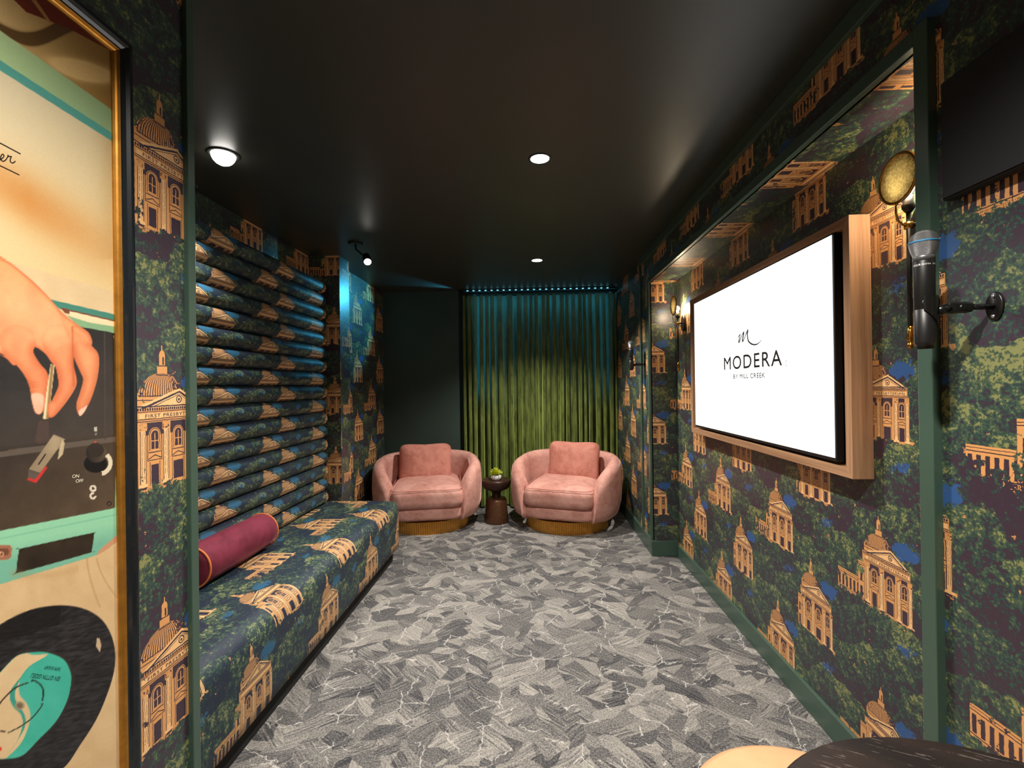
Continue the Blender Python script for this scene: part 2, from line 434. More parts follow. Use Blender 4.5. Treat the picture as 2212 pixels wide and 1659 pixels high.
def paint_mat(name, col, rough=0.4, bump=0.12):
    m, nt, b = new_mat(name); co = coords(nt)
    nt.put(b.inputs['Base Color'], nt.ramp(nt.noise(co, 3, 3), [(0.3, tuple(c*0.93 for c in col)), (0.7, tuple(c*1.05 for c in col))]))
    b.inputs['Roughness'].default_value = rough
    bp = nt.node('ShaderNodeBump'); bp.inputs['Strength'].default_value = bump; bp.inputs['Distance'].default_value = 0.002
    nt.put(bp.inputs['Height'], nt.noise(co, 160, 3)); nt.put(b.inputs['Normal'], bp.outputs[0]); return m
M_green = paint_mat('dark_green_paint', rgb(52, 68, 62), 0.38)
M_trim = paint_mat('green_trim_paint', rgb(64, 86, 74), 0.3)
M_ceil = paint_mat('dark_ceiling_paint', rgb(50, 53, 46), 0.40, 0.05)
M_black = plain('black_satin', rgb(16, 16, 17), 0.38, var=0.05)
M_blackm = plain('black_matte', rgb(10, 10, 10), 0.8, var=0.05)

def struct(o, name=None):
    o['kind'] = 'structure'; return o
def wallbox(name, mat, uvfn, *b, **kw):
    return struct(MB().box(*b).build(name, mat, None, uvfn))

# carpet
def carpet_mat():
    m, nt, b = new_mat('shard_carpet'); co = coords(nt)
    x, y, _ = nt.sep(co)
    wv = nt.sep(nt.noise(co, 3.0, 2, out=1))
    p = nt.xyz(x + (wv[0]-0.5)*0.10, y + (wv[1]-0.5)*0.10)
    # shards at two orientations
    def shards(ang, sx, sy, off):
        ca, sa = math.cos(ang), math.sin(ang); px, py, _ = nt.sep(p)
        q = nt.xyz((px*ca+py*sa)*sx+off, (py*ca-px*sa)*sy)
        vo = nt.vor(q, 1.0); return EX(nt, vo.outputs['Color']), q
    c1, q1 = shards(0.6, 8.0, 15.0, 0); c2, q2 = shards(-0.75, 7.5, 16.0, 5)
    r1, g1, b1 = nt.sep(c1); r2, g2, b2 = nt.sep(c2)
    pick = nt.noise(p, 5.0, 1).gt(0.5)
    r = nt.mixf(pick, r1, r2); gg = nt.mixf(pick, g1, g2)
    # directional strokes
    def strokes(q, k):
        a, bb, _ = nt.sep(q); return nt.noise(nt.xyz(a*0.8+k, bb*7.0), 1.0, 3, 0.6)
    st = nt.mixf(pick, strokes(q1, 0.0), strokes(q2, 9.0))
    grain = nt.noise(co, 330, 2, 0.8)
    grain2 = nt.noise(co, 120, 2, 0.8)
    t = r*0.38 + (st-0.5)*gg*1.4 + (grain-0.5)*1.5 + (grain2-0.5)*0.9 + 0.27
    base = nt.ramp(t, [(0.14, rgb(54, 54, 58)), (0.36, rgb(90, 89, 90)), (0.54, rgb(128, 125, 121)), (0.78, rgb(170, 165, 157))])
    # pale cracks
    px, py, _ = nt.sep(p)
    wv2 = nt.sep(nt.noise(co, 22, 4, 0.7, out=1))
    ve = nt.vor(nt.xyz(px + (wv2[0]-0.5)*0.05, py*1.0 + (wv2[1]-0.5)*0.05), 6.2, 'DISTANCE_TO_EDGE')
    e = EX(nt, ve.outputs['Distance'])
    gate = nt.noise(co, 6.5, 2, 0.6).gt(0.55)
    crack = (e + (grain-0.5)*0.06).lt(0.012)*gate
    ve2 = nt.vor(nt.xyz(px*1.3+3.0 + (wv2[1]-0.5)*0.06, py + (wv2[0]-0.5)*0.06), 3.4, 'DISTANCE_TO_EDGE')
    crack2 = (EX(nt, ve2.outputs['Distance']) + (grain-0.5)*0.04).lt(0.007)*nt.noise(co, 5.3, 2, 0.6).gt(0.53)
    c = nt.mixc(crack.mx(crack2)*0.75, base, rgb(198, 195, 190))
    nt.put(b.inputs['Base Color'], c); b.inputs['Roughness'].default_value = 0.95; b.inputs['Specular IOR Level'].default_value = 0.1
    bp = nt.node('ShaderNodeBump'); bp.inputs['Strength'].default_value = 0.6; bp.inputs['Distance'].default_value = 0.004
    nt.put(bp.inputs['Height'], grain+grain2); nt.put(b.inputs['Normal'], bp.outputs[0])
    return m
struct(MB().box(-2.1, 1.4, -2.6, 5.9, -0.1, 0.0).build('floor', carpet_mat()))
struct(MB().box(-2.1, 1.4, -2.6, 5.9, ZC, ZC+0.1).build('ceiling', M_ceil))

# ---- right side
Y0, Y1, ZT = 1.19, 3.84, 2.225
BH = 0.105
wallbox('wall_right', M_wr, uvR, XR, XR+0.12, Y0-0.3, Y1+0.3, 0, ZC)
o = MB()
o.box(XO, XR+0.12, -2.5, Y0, 0, ZC); o.box(XO, XR, Y0, Y1, ZT, ZC)
o.box(XO, XR+0.12, Y1, 5.5, 0, ZC)
struct(o.build('wall_right_front', M_wo, None, lambda co, n: ((-co.y, co.z) if abs(n.x) > 0.5 else ((co.x-1.37-4.141+0.0, co.z-0.013) if abs(n.y) > 0.5 else (-co.y, co.z+co.x)))))
wallbox('wall_back', M_green, uvF, -2.0, -0.84, 5.33, 5.9, 0, ZC)
o = MB(); o.box(-0.84, 1.3, 5.45, 5.6, 0, 1.235); o.box(-0.84, -0.7, 5.45, 5.6, 1.235, ZC); o.box(0.94, 1.3, 5.45, 5.6, 1.235, ZC); o.box(-0.84, 1.3, 5.6, 5.9, 0, ZC)
struct(o.build('wall_window_niche', M_green, None, uvF))
wallbox('wall_behind_camera', M_green, uvF, -2.1, 1.4, -2.6, -2.5, 0, ZC)
# ---- left side
wallbox('wall_left', M_wl, uvL, XL-0.16, XL, -2.5, 1.12, 0, ZC)
wallbox('wall_left_alcove', M_wa, uvL, XA-0.15, XA, 0.9, 3.86, 0, ZC)
wallbox('wall_left_alcove_near', M_wf, uvF, XA, XL-0.1, 0.9, 1.0, 0, ZC)
wallbox('wall_left_alcove_end', M_wf, uvF, XA, XP-0.001, 3.80, 3.86, 0, ZC)
struct(MB().box(XA-0.1, XP, 3.801, 4.0, 0, ZC).build('wall_left_pilaster', M_wp_, None, uvL))
wallbox('wall_left_back', M_wb, uvL, XB-0.15, XB, 4.0, 5.4, 0, ZC)
# frieze lettering printed on the nearest temples
M_inkp = plain('wallpaper_ink', INKC[0], 0.4)
wl_, wr_ = bpy.data.objects['wall_left'], bpy.data.objects['wall_right']
def frieze(par, org, xd): text_obj('FIRST PRESBYTERIAN', 0.01, M_inkp, frame_M(org, xd, (0, 0, 1)), par, 'lettering', sp=1.15, fit=(0.168, 0.0078))
for k in (-2, -1, 0, 1): frieze(wl_, (XL+0.0005, 1.086-0.016, 1.182+0.161+0.577*k), (0, 1, 0))
for ya, zb, ks in ((1.578, 0.621, (0, 1, 2)), (1.967, 0.3325, (0, 3)), (2.238, 0.621, (0,)), (2.627, 0.3325, (0,)), (2.898, 0.621, (0,))):
    for k in ks: frieze(wr_, (XR-0.0005, ya+0.016, zb+0.161+0.577*k), (0, -1, 0))
# ---- trims
def trim(name, *b, mat=None, bev=0.002): return struct(MB().box(*b).build(name, mat or M_trim, None, None, bev))
trim('trim_1', XO-0.02, XO+0.01, Y0-0.042, Y0, 0, ZT+0.042)                       # near jamb casing
trim('trim_2', XO-0.02, XO+0.01, Y0, Y1+0.001, ZT, ZT+0.042)                      # head casing
trim('trim_3', XO-0.016, XO+0.01, Y1, Y1+0.05, 0, ZT+0.03)                        # far jamb casing
trim('trim_4', XO-0.016, XO+0.01, 4.12, 4.165, BH, ZC-0.052)                      # batten
trim('trim_5', XO-0.018, XO+0.01, -2.5, 4.165, ZC-0.062, ZC-0.0005)               # crown strip
trim('trim_6', XL-0.17, XL+0.012, 1.105, 1.130, 0, ZC-0.001)                       # alcove jamb casing
def base(name, *b):
    o = MB().box(*b); ob = struct(o.build(name, M_trim, None, None, 0.003)); return ob
base('baseboard_right', XR-0.015, XR+0.01, Y0, Y1, 0, BH)
base('baseboard_right_far', XO-0.017, XO+0.01, Y1-0.001, 5.44, 0, BH+0.02)
base('baseboard_right_return', XO-0.017, XR, Y1-0.015, Y1+0.01, 0, BH+0.02)
base('baseboard_right_near', XO-0.017, XO+0.01, -2.5, Y0-0.042, 0, BH)
base('baseboard_left_back', XB-0.01, XB+0.015, 4.0, 5.33, 0, BH)
base('baseboard_back', XB+0.015, -0.84, 5.315, 5.34, 0, BH)

# ============================================================ armchairs
def velvet(name, col, dark, sheen=0.6, mott=0.25):
    m, nt, b = new_mat(name); co = coords(nt)
    n = nt.noise(co, 5.5, 5, 0.65, dist=0.6); n2 = nt.noise(co, 26, 4, 0.7)
    t = n*0.75 + n2*0.25
    nt.put(b.inputs['Base Color'], nt.ramp(t, [(0.36, dark), (0.56, col)]))
    b.inputs['Roughness'].default_value = 0.7; b.inputs['Specular IOR Level'].default_value = 0.2
    b.inputs['Sheen Weight'].default_value = sheen; b.inputs['Sheen Roughness'].default_value = 0.3
    b.inputs['Sheen Tint'].default_value = tuple(min(1, c*1.4+0.15) for c in col)+(1,)
    bp = nt.node('ShaderNodeBump'); bp.inputs['Strength'].default_value = 0.25; bp.inputs['Distance'].default_value = 0.006
    nt.put(bp.inputs['Height'], nt.noise(co, 18, 3)); nt.put(b.inputs['Normal'], bp.outputs[0])
    return m
M_pink = velvet('pink_velvet', rgb(208, 156, 143), rgb(176, 120, 107))
M_pinkp = velvet('rose_velvet', rgb(194, 130, 114), rgb(162, 98, 84), 0.5)
M_gold = plain('brushed_gold', rgb(196, 140, 62), 0.38, 0.75, var=0.15, vscale=30)
M_brass = plain('brass', rgb(190, 140, 66), 0.25, 1.0, var=0.08)
def shell_mb(a=0.545, b=0.475, H=0.70, w=0.125, ts=-147, te=147, n=96):
    mb = MB(); rows = []
    for i in range(n+1):
        ph = math.radians(ts+(te-ts)*i/n)
        def P(sc):
            s_, c_ = math.sin(ph), math.cos(ph)
            e = 0.76
            return Vector((a*sc*math.copysign(abs(s_)**e, s_), b*sc*math.copysign(abs(c_)**e, c_), 0))
        p = P(1.0)
        nrm = Vector((-p.x/(a*a), -p.y/(b*b), 0)).normalized()
        # height falls from the back to a rounded arm front
        q = abs(ph)/math.radians(te)
        h0 = H - 0.055*min(1, q/0.75)**2
        s = max(0.0, (q-0.56)/0.44)
        h = 0.20 + (h0-0.20)*max(0.0, 1-s**2.6)**0.42 if s < 1 else 0.20
        k = (h-0.115)/(H-0.115)
        sec = [(0.075, 0.118), (0.03, 0.16), (0.006, 0.26), (-0.004, 0.42), (0.0, 0.56), (0.008, 0.635), (0.03, 0.672), (0.06, 0.692), (0.09, 0.69), (0.117, 0.668), (w+0.004, 0.62), (w+0.006, 0.5), (w+0.004, 0.34), (w, 0.2), (0.11, 0.118)]
        row = []
        for d, z in sec:
            zz = 0.115+(z-0.115)*(h-0.115)/(0.695-0.115)
            zz = min(zz, h)
            pp = p+nrm*d; row.append((pp.x, pp.y, zz))
        rows.append(row)
    mb.grid(rows, closev=True)
    for r in (0, n):
        pts = rows[r]; c = len(mb.v); mb.v += pts; mb.face(range(c, c+len(pts)) if r == 0 else list(range(c, c+len(pts)))[::-1], None, True)
    return mb
def armchair(loc, rz, label):
    t = thing('swivel_armchair', label, 'armchair', loc, rz, 'pink velvet swivel armchairs')
    shell_mb().build('curved_back', M_pink, t, weld=True)
    # front rail under the cushion
    rail = superell(0.76, 0.84, 0.17, 5, 4, 14)
    rail2 = MB().add(rail, Matrix.Translation((0, 0.0, 0.19))); rail2.build('front_rail', M_pink, t, weld=True)
    def cush(q):
        fr = max(0.0, -q.y/0.42); k = 1-0.10*max(0, q.y/0.42)
        q = Vector((q.x*k, q.y, q.z))
        q.z += 0.012*math.cos(q.x*3.4)*(1 if q.z > 0 else 0)
        q.z += 0.0022*math.sin(q.x*55+q.y*20)*(1 if q.y < -0.3 else 0)
        return q
    sc = superell(0.69, 0.80, 0.23, 9, 3.6, 20, cush)
    seat = MB().add(sc, Matrix.Translation((0, -0.055, 0.345)) @ Matrix.Rotation(math.radians(2), 4, 'X')).build('seat_cushion', M_pink, t, weld=True)
    # welt seam round the front of the cushion
    mb = MB()
    g = []
    for k in range(120):
        an = 2*PI*k/120; e = 0.25
        g.append((0.336*math.copysign(abs(math.cos(an))**e, math.cos(an)), 0.390*math.copysign(abs(math.sin(an))**e, math.sin(an))-0.055, 0.425))
    mb.tube(g+[g[0]], 0.0032, 6, False); mb.build('piping', M_pinkp, seat)
    # fluted round plinth
    mb = MB(); rows = []
    N = 120
    for k in range(N*4):
        an = 2*PI*k/(N*4); r = 0.405 + 0.006*abs(math.sin(an*N/2))
        rows.append([(r*math.cos(an)*s, r*math.sin(an)*s, z) for s, z in ((0.0, 0.0), (1, 0.0), (1, 0.115), (0.0, 0.115))])
    mb.grid(rows, closeu=True, smooth=False); mb.build('fluted_base', M_gold, t)
    mb = MB().lathe([(0, 0.110), (0.36, 0.110), (0.36, 0.14), (0, 0.14)], 40, smooth=False); mb.build('swivel_plate', M_blackm, t)
    return t
CH1 = ((-1.085, 4.755, 0), math.radians(11)); CH2 = ((0.335, 4.755, 0), math.radians(-17))
ch = armchair(*CH1, 'pink velvet barrel armchair nearest the long bench, turned slightly right')
ch2 = copy_tree(ch); ch2.location = CH2[0]; ch2.rotation_euler = (0, 0, CH2[1])
ch2['label'] = 'pink velvet barrel armchair in front of the curtain, beside the right wall'
def pillow(chair, off, rz, label):
    loc, crz = chair
    def fn(q):
        r = 1+0.015*math.sin(q.x*40)*math.sin(q.z*35)
        return Vector((q.x*(1+0.05*abs(q.z)/0.2), q.y*r+0.006*math.sin(q.x*16+q.z*9), q.z*(1+0.06*abs(q.x)/0.25)))
    mb = MB(); base = superell(0.53, 0.42, 0.19, 6.5, 2.3, 22, lambda q: fn(Vector((q.x, q.z, q.y))))
    t = thing('throw_pillow', label, 'pillow', (0, 0, 0), 0, 'back pillows on the armchairs')
    M = Matrix.Rotation(rz, 4, 'Z') @ Matrix.Rotation(math.radians(-15), 4, 'X')
    o = MB().add(base, M).build('pillow_body', M_pinkp, t, weld=True)
    g = []
    for k in range(100):
        an = 2*PI*k/100; e = 0.3
        x = 0.262*math.copysign(abs(math.cos(an))**e, math.cos(an)); z = 0.208*math.copysign(abs(math.sin(an))**e, math.sin(an))
        q = fn(Vector((x, 0.0, z))); g.append(tuple(M @ q))
    MB().tube(g+[g[0]], 0.004, 6, False).build('piping', M_pinkp, t)
    R = Matrix.Rotation(crz, 4, 'Z')
    p = Vector(loc) + R @ Vector(off); t.location = p; t.rotation_euler = (0, 0, crz)
    return t
pillow(CH1, (-0.03, 0.16, 0.575), 0.0, 'plump rose velvet pillow on the left armchair')
pillow(CH2, (0.04, 0.16, 0.588), math.radians(-4), 'plump rose velvet pillow on the right armchair')

# ============================================================ side table, planter
M_dwood = plain('dark_bronzed_wood', rgb(62, 40, 30), 0.35, 0.35, var=0.25, vscale=14)
M_bronze = plain('brushed_bronze', rgb(104, 70, 48), 0.35, 0.6, var=0.2, vscale=40)
st = thing('side_table', 'small dark drum side table between the two pink armchairs', 'side table', (-0.385, 4.79, 0))
MB().lathe([(0, 0), (0.122, 0), (0.124, 0.01), (0.105, 0.225), (0.095, 0.248), (0.06, 0.256), (0, 0.256)], 48).build('base', M_bronze, st)
MB().lathe([(0, 0.25), (0.048, 0.252), (0.036, 0.275), (0.04, 0.30), (0.07, 0.325), (0.12, 0.345), (0.145, 0.375), (0.152, 0.42), (0.15, 0.432), (0.142, 0.438), (0, 0.434)], 48).build('bowl_top', M_dwood, st)
pot = thing('potted_succulent', 'yellow-green succulent in a small white marbled bowl on the side table', 'plant', (-0.385, 4.765, 0.4345))
m, nt, b = new_mat('white_marble'); co = coords(nt)
nt.put(b.inputs['Base Color'], nt.ramp(nt.noise(co, 22, 6, 0.7, dist=1.2), [(0.40, rgb(150, 150, 150)), (0.52, rgb(232, 230, 226))])); b.inputs['Roughness'].default_value = 0.3
MB().lathe([(0, 0.0), (0.036, 0.0), (0.052, 0.012), (0.058, 0.03), (0.054, 0.047), (0.045, 0.055), (0.040, 0.053), (0.04, 0.045), (0, 0.045)], 36).build('bowl', m, pot)
M_succ = plain('yellow_green_leaf', rgb(176, 186, 40), 0.45, var=0.3, vscale=60)
rnd = random.Random(3)
leaf = MB()
for k in range(120):
    el = math.radians(rnd.uniform(8, 88)); az = rnd.uniform(0, 2*PI); L = rnd.uniform(0.045, 0.068)
    dv = Vector((math.cos(az)*math.cos(el), math.sin(az)*math.cos(el), math.sin(el)))
    p0 = Vector((0, 0, 0.045)) + dv*0.012
    side = dv.cross(Vector((0, 0, 1))).normalized(); up = side.cross(dv)
    rows = []
    for i, (tt, ww) in enumerate(((0, 0.003), (0.35, 0.0075), (0.7, 0.0075), (0.9, 0.004), (1.0, 0.0004))):
        c = p0 + dv*L*tt + Vector((0, 0, 0.008*tt*tt))
        rows.append([c+side*ww, c+up*ww*0.4, c-side*ww, c-up*ww*0.35])
    leaf.grid(rows, closev=True)
leaf.build('leaves', M_succ, pot)

# ============================================================ curtains and lighting strip
def curtain_mat():
    m, nt, b = new_mat('green_velvet_curtain'); co = coords(nt)
    x, y, z = nt.sep(co)
    n = nt.noise(nt.xyz(x*7.0, y*7.0, z*2.2), 2.5, 4, 0.65)
    c = nt.ramp(n, [(0.35, rgb(66, 76, 32)), (0.65, rgb(116, 128, 60))])
    nt.put(b.inputs['Base Color'], c); b.inputs['Roughness'].default_value = 0.6; b.inputs['Specular IOR Level'].default_value = 0.25
    b.inputs['Sheen Weight'].default_value = 1.0; b.inputs['Sheen Roughness'].default_value = 0.35; b.inputs['Sheen Tint'].default_value = rgb(215, 232, 130)+(1,)
    tr = nt.node('ShaderNodeBsdfTranslucent'); tr.inputs[0].default_value = (0.30, 0.55, 0.45, 1)
    mx = nt.node('ShaderNodeMixShader'); mx.inputs[0].default_value = 0.18
    nt.put(mx.inputs[1], b.outputs[0]); nt.put(mx.inputs[2], tr.outputs[0])
    nt.put(m.node_tree.nodes['Material Output'].inputs[0], mx.outputs[0])
    bp = nt.node('ShaderNodeBump'); bp.inputs['Strength'].default_value = 0.2; bp.inputs['Distance'].default_value = 0.004
    nt.put(bp.inputs['Height'], nt.noise(co, 60, 3)); nt.put(b.inputs['Normal'], bp.outputs[0])
    return m
M_curt = curtain_mat()
def curtain(name, x0, x1, seed, label, nf):
    rd = random.Random(seed)
    ws = [rd.uniform(0.6, 1.5) for _ in range(nf)]; tot = sum(ws); N = 15
    us = []; acc = 0
    for i, w_ in enumerate(ws):
        for k in range(N): us.append((acc + w_*k/N, i, k/N))
        acc += w_
    us.append((acc, nf-1, 1.0))
    amp = [rd.uniform(0.035, 0.070) for _ in range(nf+1)]; dr = [rd.uniform(-0.02, 0.02) for _ in range(nf+1)]; hp = [rd.uniform(0.6, 1.3) for _ in range(nf+1)]
    NZ = 34; rows = []
    for uacc, i, fr in us:
        row = []
        for j in range(NZ+1):
            v = j/NZ; z = 0.02 + (2.445-0.02)*v
            low = 1-v
            a = amp[i]*(0.75+0.45*low) if v < 0.97 else amp[i]*0.6
            drift = (dr[i]*(1-fr)+dr[i+1]*fr)*low*1.3
            x = x0 + (x1-x0)*uacc/tot + drift*math.sin(PI*min(1, uacc/tot*0.999+0.0005))
            s = math.cos(2*PI*fr)
            s = math.copysign(abs(s)**0.75, s)
            y = 5.362 - a*s + 0.012*low*math.sin(i*2.1+v*5) + 0.004*math.sin(v*23+i)
            x += 0.010*math.sin(4*PI*fr)*hp[i]
            row.append((x, y, z))
        rows.append(row)
    mb = MB().grid(rows)
    o = mb.build(name, M_curt); return tag(o, label, 'curtain', 'green velvet curtains')
curtain('velvet_curtain', -0.785, -0.135, 4, 'left panel of the floor-length olive green velvet curtain, behind the side table', 8)
curtain('velvet_curtain', -0.135, 0.962, 9, 'right panel of the floor-length olive green velvet curtain, behind the right armchair', 16)
o = MB().box(-0.82, 0.965, 5.30, 5.38, 2.452, 2.47).build('curtain_track', M_black, None, None, 0.003); tag(o, 'thin black curtain track across the top of the green curtain', 'curtain track')
M_led = plain('cyan_led', (0.2, 0.8, 1), 0.4, emis=(0.25, 0.8, 1.0), estr=1.0)
ls = thing('led_strip', 'cyan lighting strip glowing along the ceiling above the curtain', 'light strip', (0, 0, 0))
MB().box(-0.78, 0.94, 5.255, 5.275, 2.474, 2.488).build('strip_housing', M_blackm, ls)
proto = None
for k in range(24):
    x = -0.72 + k*0.0685
    if proto is None:
        proto = MB().lathe([(0, -0.006), (0.010, -0.004), (0.013, 0.0), (0.010, 0.004), (0, 0.006)], 12).build('led', M_led, ls); d = proto
    else:
        d = proto.copy(); COL.objects.link(d); d.parent = ls
    d.location = (x, 5.247, 2.481)

# ============================================================ bench and channelled backrest
M_bench = fab('bench_fabric', 0.0, 0.0)
M_roll = fab('roll_fabric', 0.0, 0.0)
bn = thing('upholstered_bench', 'long low bench upholstered in blue-green temple print fabric', 'bench', (-1.37, 2.5, 0))
def local(o, par):   # geometry is written in world coordinates: shift it into the parent's frame
    o.data.transform(Matrix.Translation(-par.location)); return o
prof = [(-1.15, 0.102), (-1.108, 0.104), (-1.096, 0.112)] + [(-1.092, z) for z in (0.16, 0.22, 0.28, 0.34, 0.39)]
for k in range(1, 9):
    a = PI/2*k/8; prof.append((-1.092-0.085*(1-math.cos(a)), 0.39+0.085*math.sin(a)))
prof += [(-1.177-t*0.045, 0.475+0.006*math.sin(PI*min(1, t/11))) for t in range(1, 12)]
al = [0.0]
for p, q in zip(prof, prof[1:]): al.append(al[-1]+math.dist(p, q))
ys = [1.175 + 2.535*k/30 for k in range(31)] + [3.71+0.05*math.sin(PI/2*k/6) for k in range(1, 7)]
ins = [0]*31 + [0.05*(1-math.cos(PI/2*k/6)) for k in range(1, 7)]
rows = []; uvs = []
BU, BV = 0.0, 0.0
for y, i_ in zip(ys, ins):
    row = []; ur = []
    for (x, z), a in zip(prof, al):
        row.append((min(x, -1.092-i_) if x > -1.6 else x, y, min(z, 0.481-i_*0.8) if z > 0.3 else z)); ur.append((y, a))
    rows.append(row); uvs.append(ur)
mb = MB().grid(rows, uvs=uvs)
e = rows[-1]; c = len(mb.v); mb.v += e + [(-1.67, 3.76, 0.102)]; mb.face(range(c, c+len(e)+1), [(3.8-1.1-p[0], p[2]) for p in e]+[(3.8+0.57, 0.1)])
c = len(mb.v); e = rows[0]; mb.v += e + [(-1.67, 1.175, 0.102)]; mb.face(list(range(c, c+len(e)+1))[::-1], [(0, 0)]*(len(e)+1))
mb.poly([(-1.15, 1.175, 0.102), (-1.67, 1.175, 0.102), (-1.67, 3.76, 0.102), (-1.15, 3.76, 0.102)])
local(mb.build('seat', M_bench, bn), bn)
local(MB().box(-1.70, -1.138, 1.18, 3.70, 0.0, 0.1).build('toe_kick', M_blackm, bn), bn)
br = thing('channel_backrest', 'tall wall backrest of seventeen horizontal padded rolls in temple print fabric', 'backrest', (-1.75, 2.45, 0.5))
NR = 17; RR = 0.0535; z0 = 0.513; dz = (2.218-0.513)/16
local(MB().box(XA+0.002, -1.745, 1.0, 3.735, 0.42, 2.262).build('back_panel', M_wa, br, uvL), br)
for i in range(NR):
    z = z0+dz*i
    mb = MB(); rows = []; uvs = []
    ys2 = [1.0, 1.6, 2.2, 2.8, 3.4] + [3.70+0.05*math.sin(PI/2*k/7) for k in range(0, 8)]
    rr = [RR]*5 + [RR*(0.35+0.65*math.cos(PI/2*k/7)) for k in range(0, 8)]
    for y, r in zip(ys2, rr):
        row = []; ur = []
        for k in range(25):
            a = -PI/2-0.35 + (PI+0.7)*k/24
            row.append((-1.722+(r*1.05)*math.cos(a), y, z+r*math.sin(a)))
            ur.append((y+(0.215 if i % 2 else 0.0), RR*a*1.12))
        rows.append(row); uvs.append(ur)
    mb.grid(rows, uvs=uvs)
    pts = rows[-1]; c = len(mb.v); mb.v += pts; mb.face(list(range(c, c+len(pts)))[::-1], [uvs[-1][k] for k in range(25)][::1])
    local(mb.build('padded_roll', M_roll, br, weld=False), br)
# fabric phase: u0/v0 are the temple's apex axis and base line
def set_phase(m, u, v):
    for n in m.node_tree.nodes:
        if n.type == 'MAPPING': n.inputs['Location'].default_value = (-u, -v, 0)
set_phase(M_roll, 2.48, -0.200)
set_phase(M_bench, 1.80, 0.045)

# bolster
M_plum = velvet('plum_velvet', rgb(118, 44, 62), rgb(92, 30, 46), 0.5)
M_orange = plain('orange_piping', rgb(206, 110, 52), 0.6)
bo = thing('bolster_pillow', 'plum velvet bolster pillow with orange piped ends lying on the bench', 'pillow', (-1.571, 2.345, 0.5835), 0)
pr = [(0, -0.283), (0.05, -0.288), (0.088, -0.285), (0.094, -0.278)] + [(0.094+0.003*math.sin(PI*k/10), -0.278+0.556*k/10) for k in range(1, 10)] + [(0.094, 0.278), (0.088, 0.285), (0.05, 0.288), (0, 0.283)]
MB().lathe(pr, 48, axis='y').build('bolster_body', M_plum, bo)
for s_ in (-1, 1):
    g = [(0.0945*math.cos(2*PI*k/60), s_*0.281, 0.0945*math.sin(2*PI*k/60)) for k in range(61)]
    MB().tube(g, 0.0048, 8, False).build('piping', M_orange, bo)

# ============================================================ television and its oak frame
def wood_mat(name, c1, c2, rough, axis=1, sc=1.0, spec=0.4):
    m, nt, b = new_mat(name); co = coords(nt); x, y, z = nt.sep(co)
    comp = [x*90, y*90, z*90]; comp[axis] = [x, y, z][axis]*2.5
    n = nt.noise(nt.xyz(*comp), sc, 4, 0.6, dist=0.4); n2 = nt.noise(nt.xyz(*[q*0.2 for q in comp]), sc, 3)
    nt.put(b.inputs['Base Color'], nt.ramp(n*0.65+n2*0.35, [(0.32, c1), (0.62, c2)])); b.inputs['Roughness'].default_value = rough; b.inputs['Specular IOR Level'].default_value = spec
    bp = nt.node('ShaderNodeBump'); bp.inputs['Strength'].default_value = 0.15; bp.inputs['Distance'].default_value = 0.001
    nt.put(bp.inputs['Height'], n); nt.put(b.inputs['Normal'], bp.outputs[0]); return m
M_oak_h = wood_mat('oak_horizontal', rgb(138, 100, 72), rgb(178, 138, 104), 0.55, 1)
M_oak_v = wood_mat('oak_vertical', rgb(138, 100, 72), rgb(178, 138, 104), 0.55, 2)
XF = 1.092; FY0, FY1, FZ0, FZ1 = 1.643, 3.255, 1.064, 1.972; FW = 0.034
fr = thing('oak_frame', 'pale oak box frame around the television on the right wall', 'frame', (XR, 2.46, 1.5))
def mitre(y0, z0_, y1, z1_, iy0, iz0, iy1, iz1, name, mat):
    mb = MB(); A = [(y0, z0_), (y1, z1_), (iy1, iz1), (iy0, iz0)]
    f_ = [(XF, *p) for p in A]; k_ = [(XR-0.001, *p) for p in A]
    mb.v += f_+k_; mb.face((0, 1, 2, 3)); mb.face((7, 6, 5, 4))
    for i in range(4): mb.face((i, (i+1) % 4, 4+(i+1) % 4, 4+i))
    return local(mb.build(name, mat, fr, None, 0.0012, weld=True), fr)
a, b_, c_, d_ = FY0, FY1, FZ0, FZ1
mitre(a, c_, b_, c_, a+FW, c_+FW, b_-FW, c_+FW, 'bottom_rail', M_oak_h)
mitre(a, d_, b_, d_, a+FW, d_-FW, b_-FW, d_-FW, 'top_rail', M_oak_h)
mitre(a, c_, a, d_, a+FW, c_+FW, a+FW, d_-FW, 'side_rail', M_oak_v)
mitre(b_, c_, b_, d_, b_-FW, c_+FW, b_-FW, d_-FW, 'side_rail', M_oak_v)
local(MB().box(XR-0.012, XR-0.002, a+FW, b_-FW, c_+FW, d_-FW).build('back_board', M_blackm, fr), fr)
tv = thing('television', 'wide flat television with a white screen in the oak frame', 'television', (XF, 2.46, 1.5))
TY0, TY1, TZ0, TZ1 = 1.728, 3.160, 1.124, 1.930
XT = 1.088
local(MB().box(XT+0.002, XT+0.030, TY0-0.006, TY1+0.006, TZ0-0.014, TZ1+0.006).build('casing', M_black, tv, None, 0.003), tv)
local(MB().box(XT+0.030, XR-0.013, TY0+0.4, TY1-0.4, TZ0+0.2, TZ1-0.2).build('wall_mount', M_blackm, tv), tv)
M_scr = plain('screen_white', (0.8, 0.8, 0.8), 0.3, emis=(1, 1, 1), estr=1.05)
scr = local(MB().poly([(XT, TY1, TZ0), (XT, TY0, TZ0), (XT, TY0, TZ1), (XT, TY1, TZ1)]).build('screen', M_scr, tv), tv)
M_ink = plain('screen_black', rgb(14, 14, 14), 0.6); M_grey = plain('screen_grey', rgb(60, 60, 60), 0.6)
def tvM(px_, pz): return Matrix.Translation(-tv.location) @ frame_M((XT-0.0012, px_, pz), (0, -1, 0), (0, 0, 1))
LY = 2.345
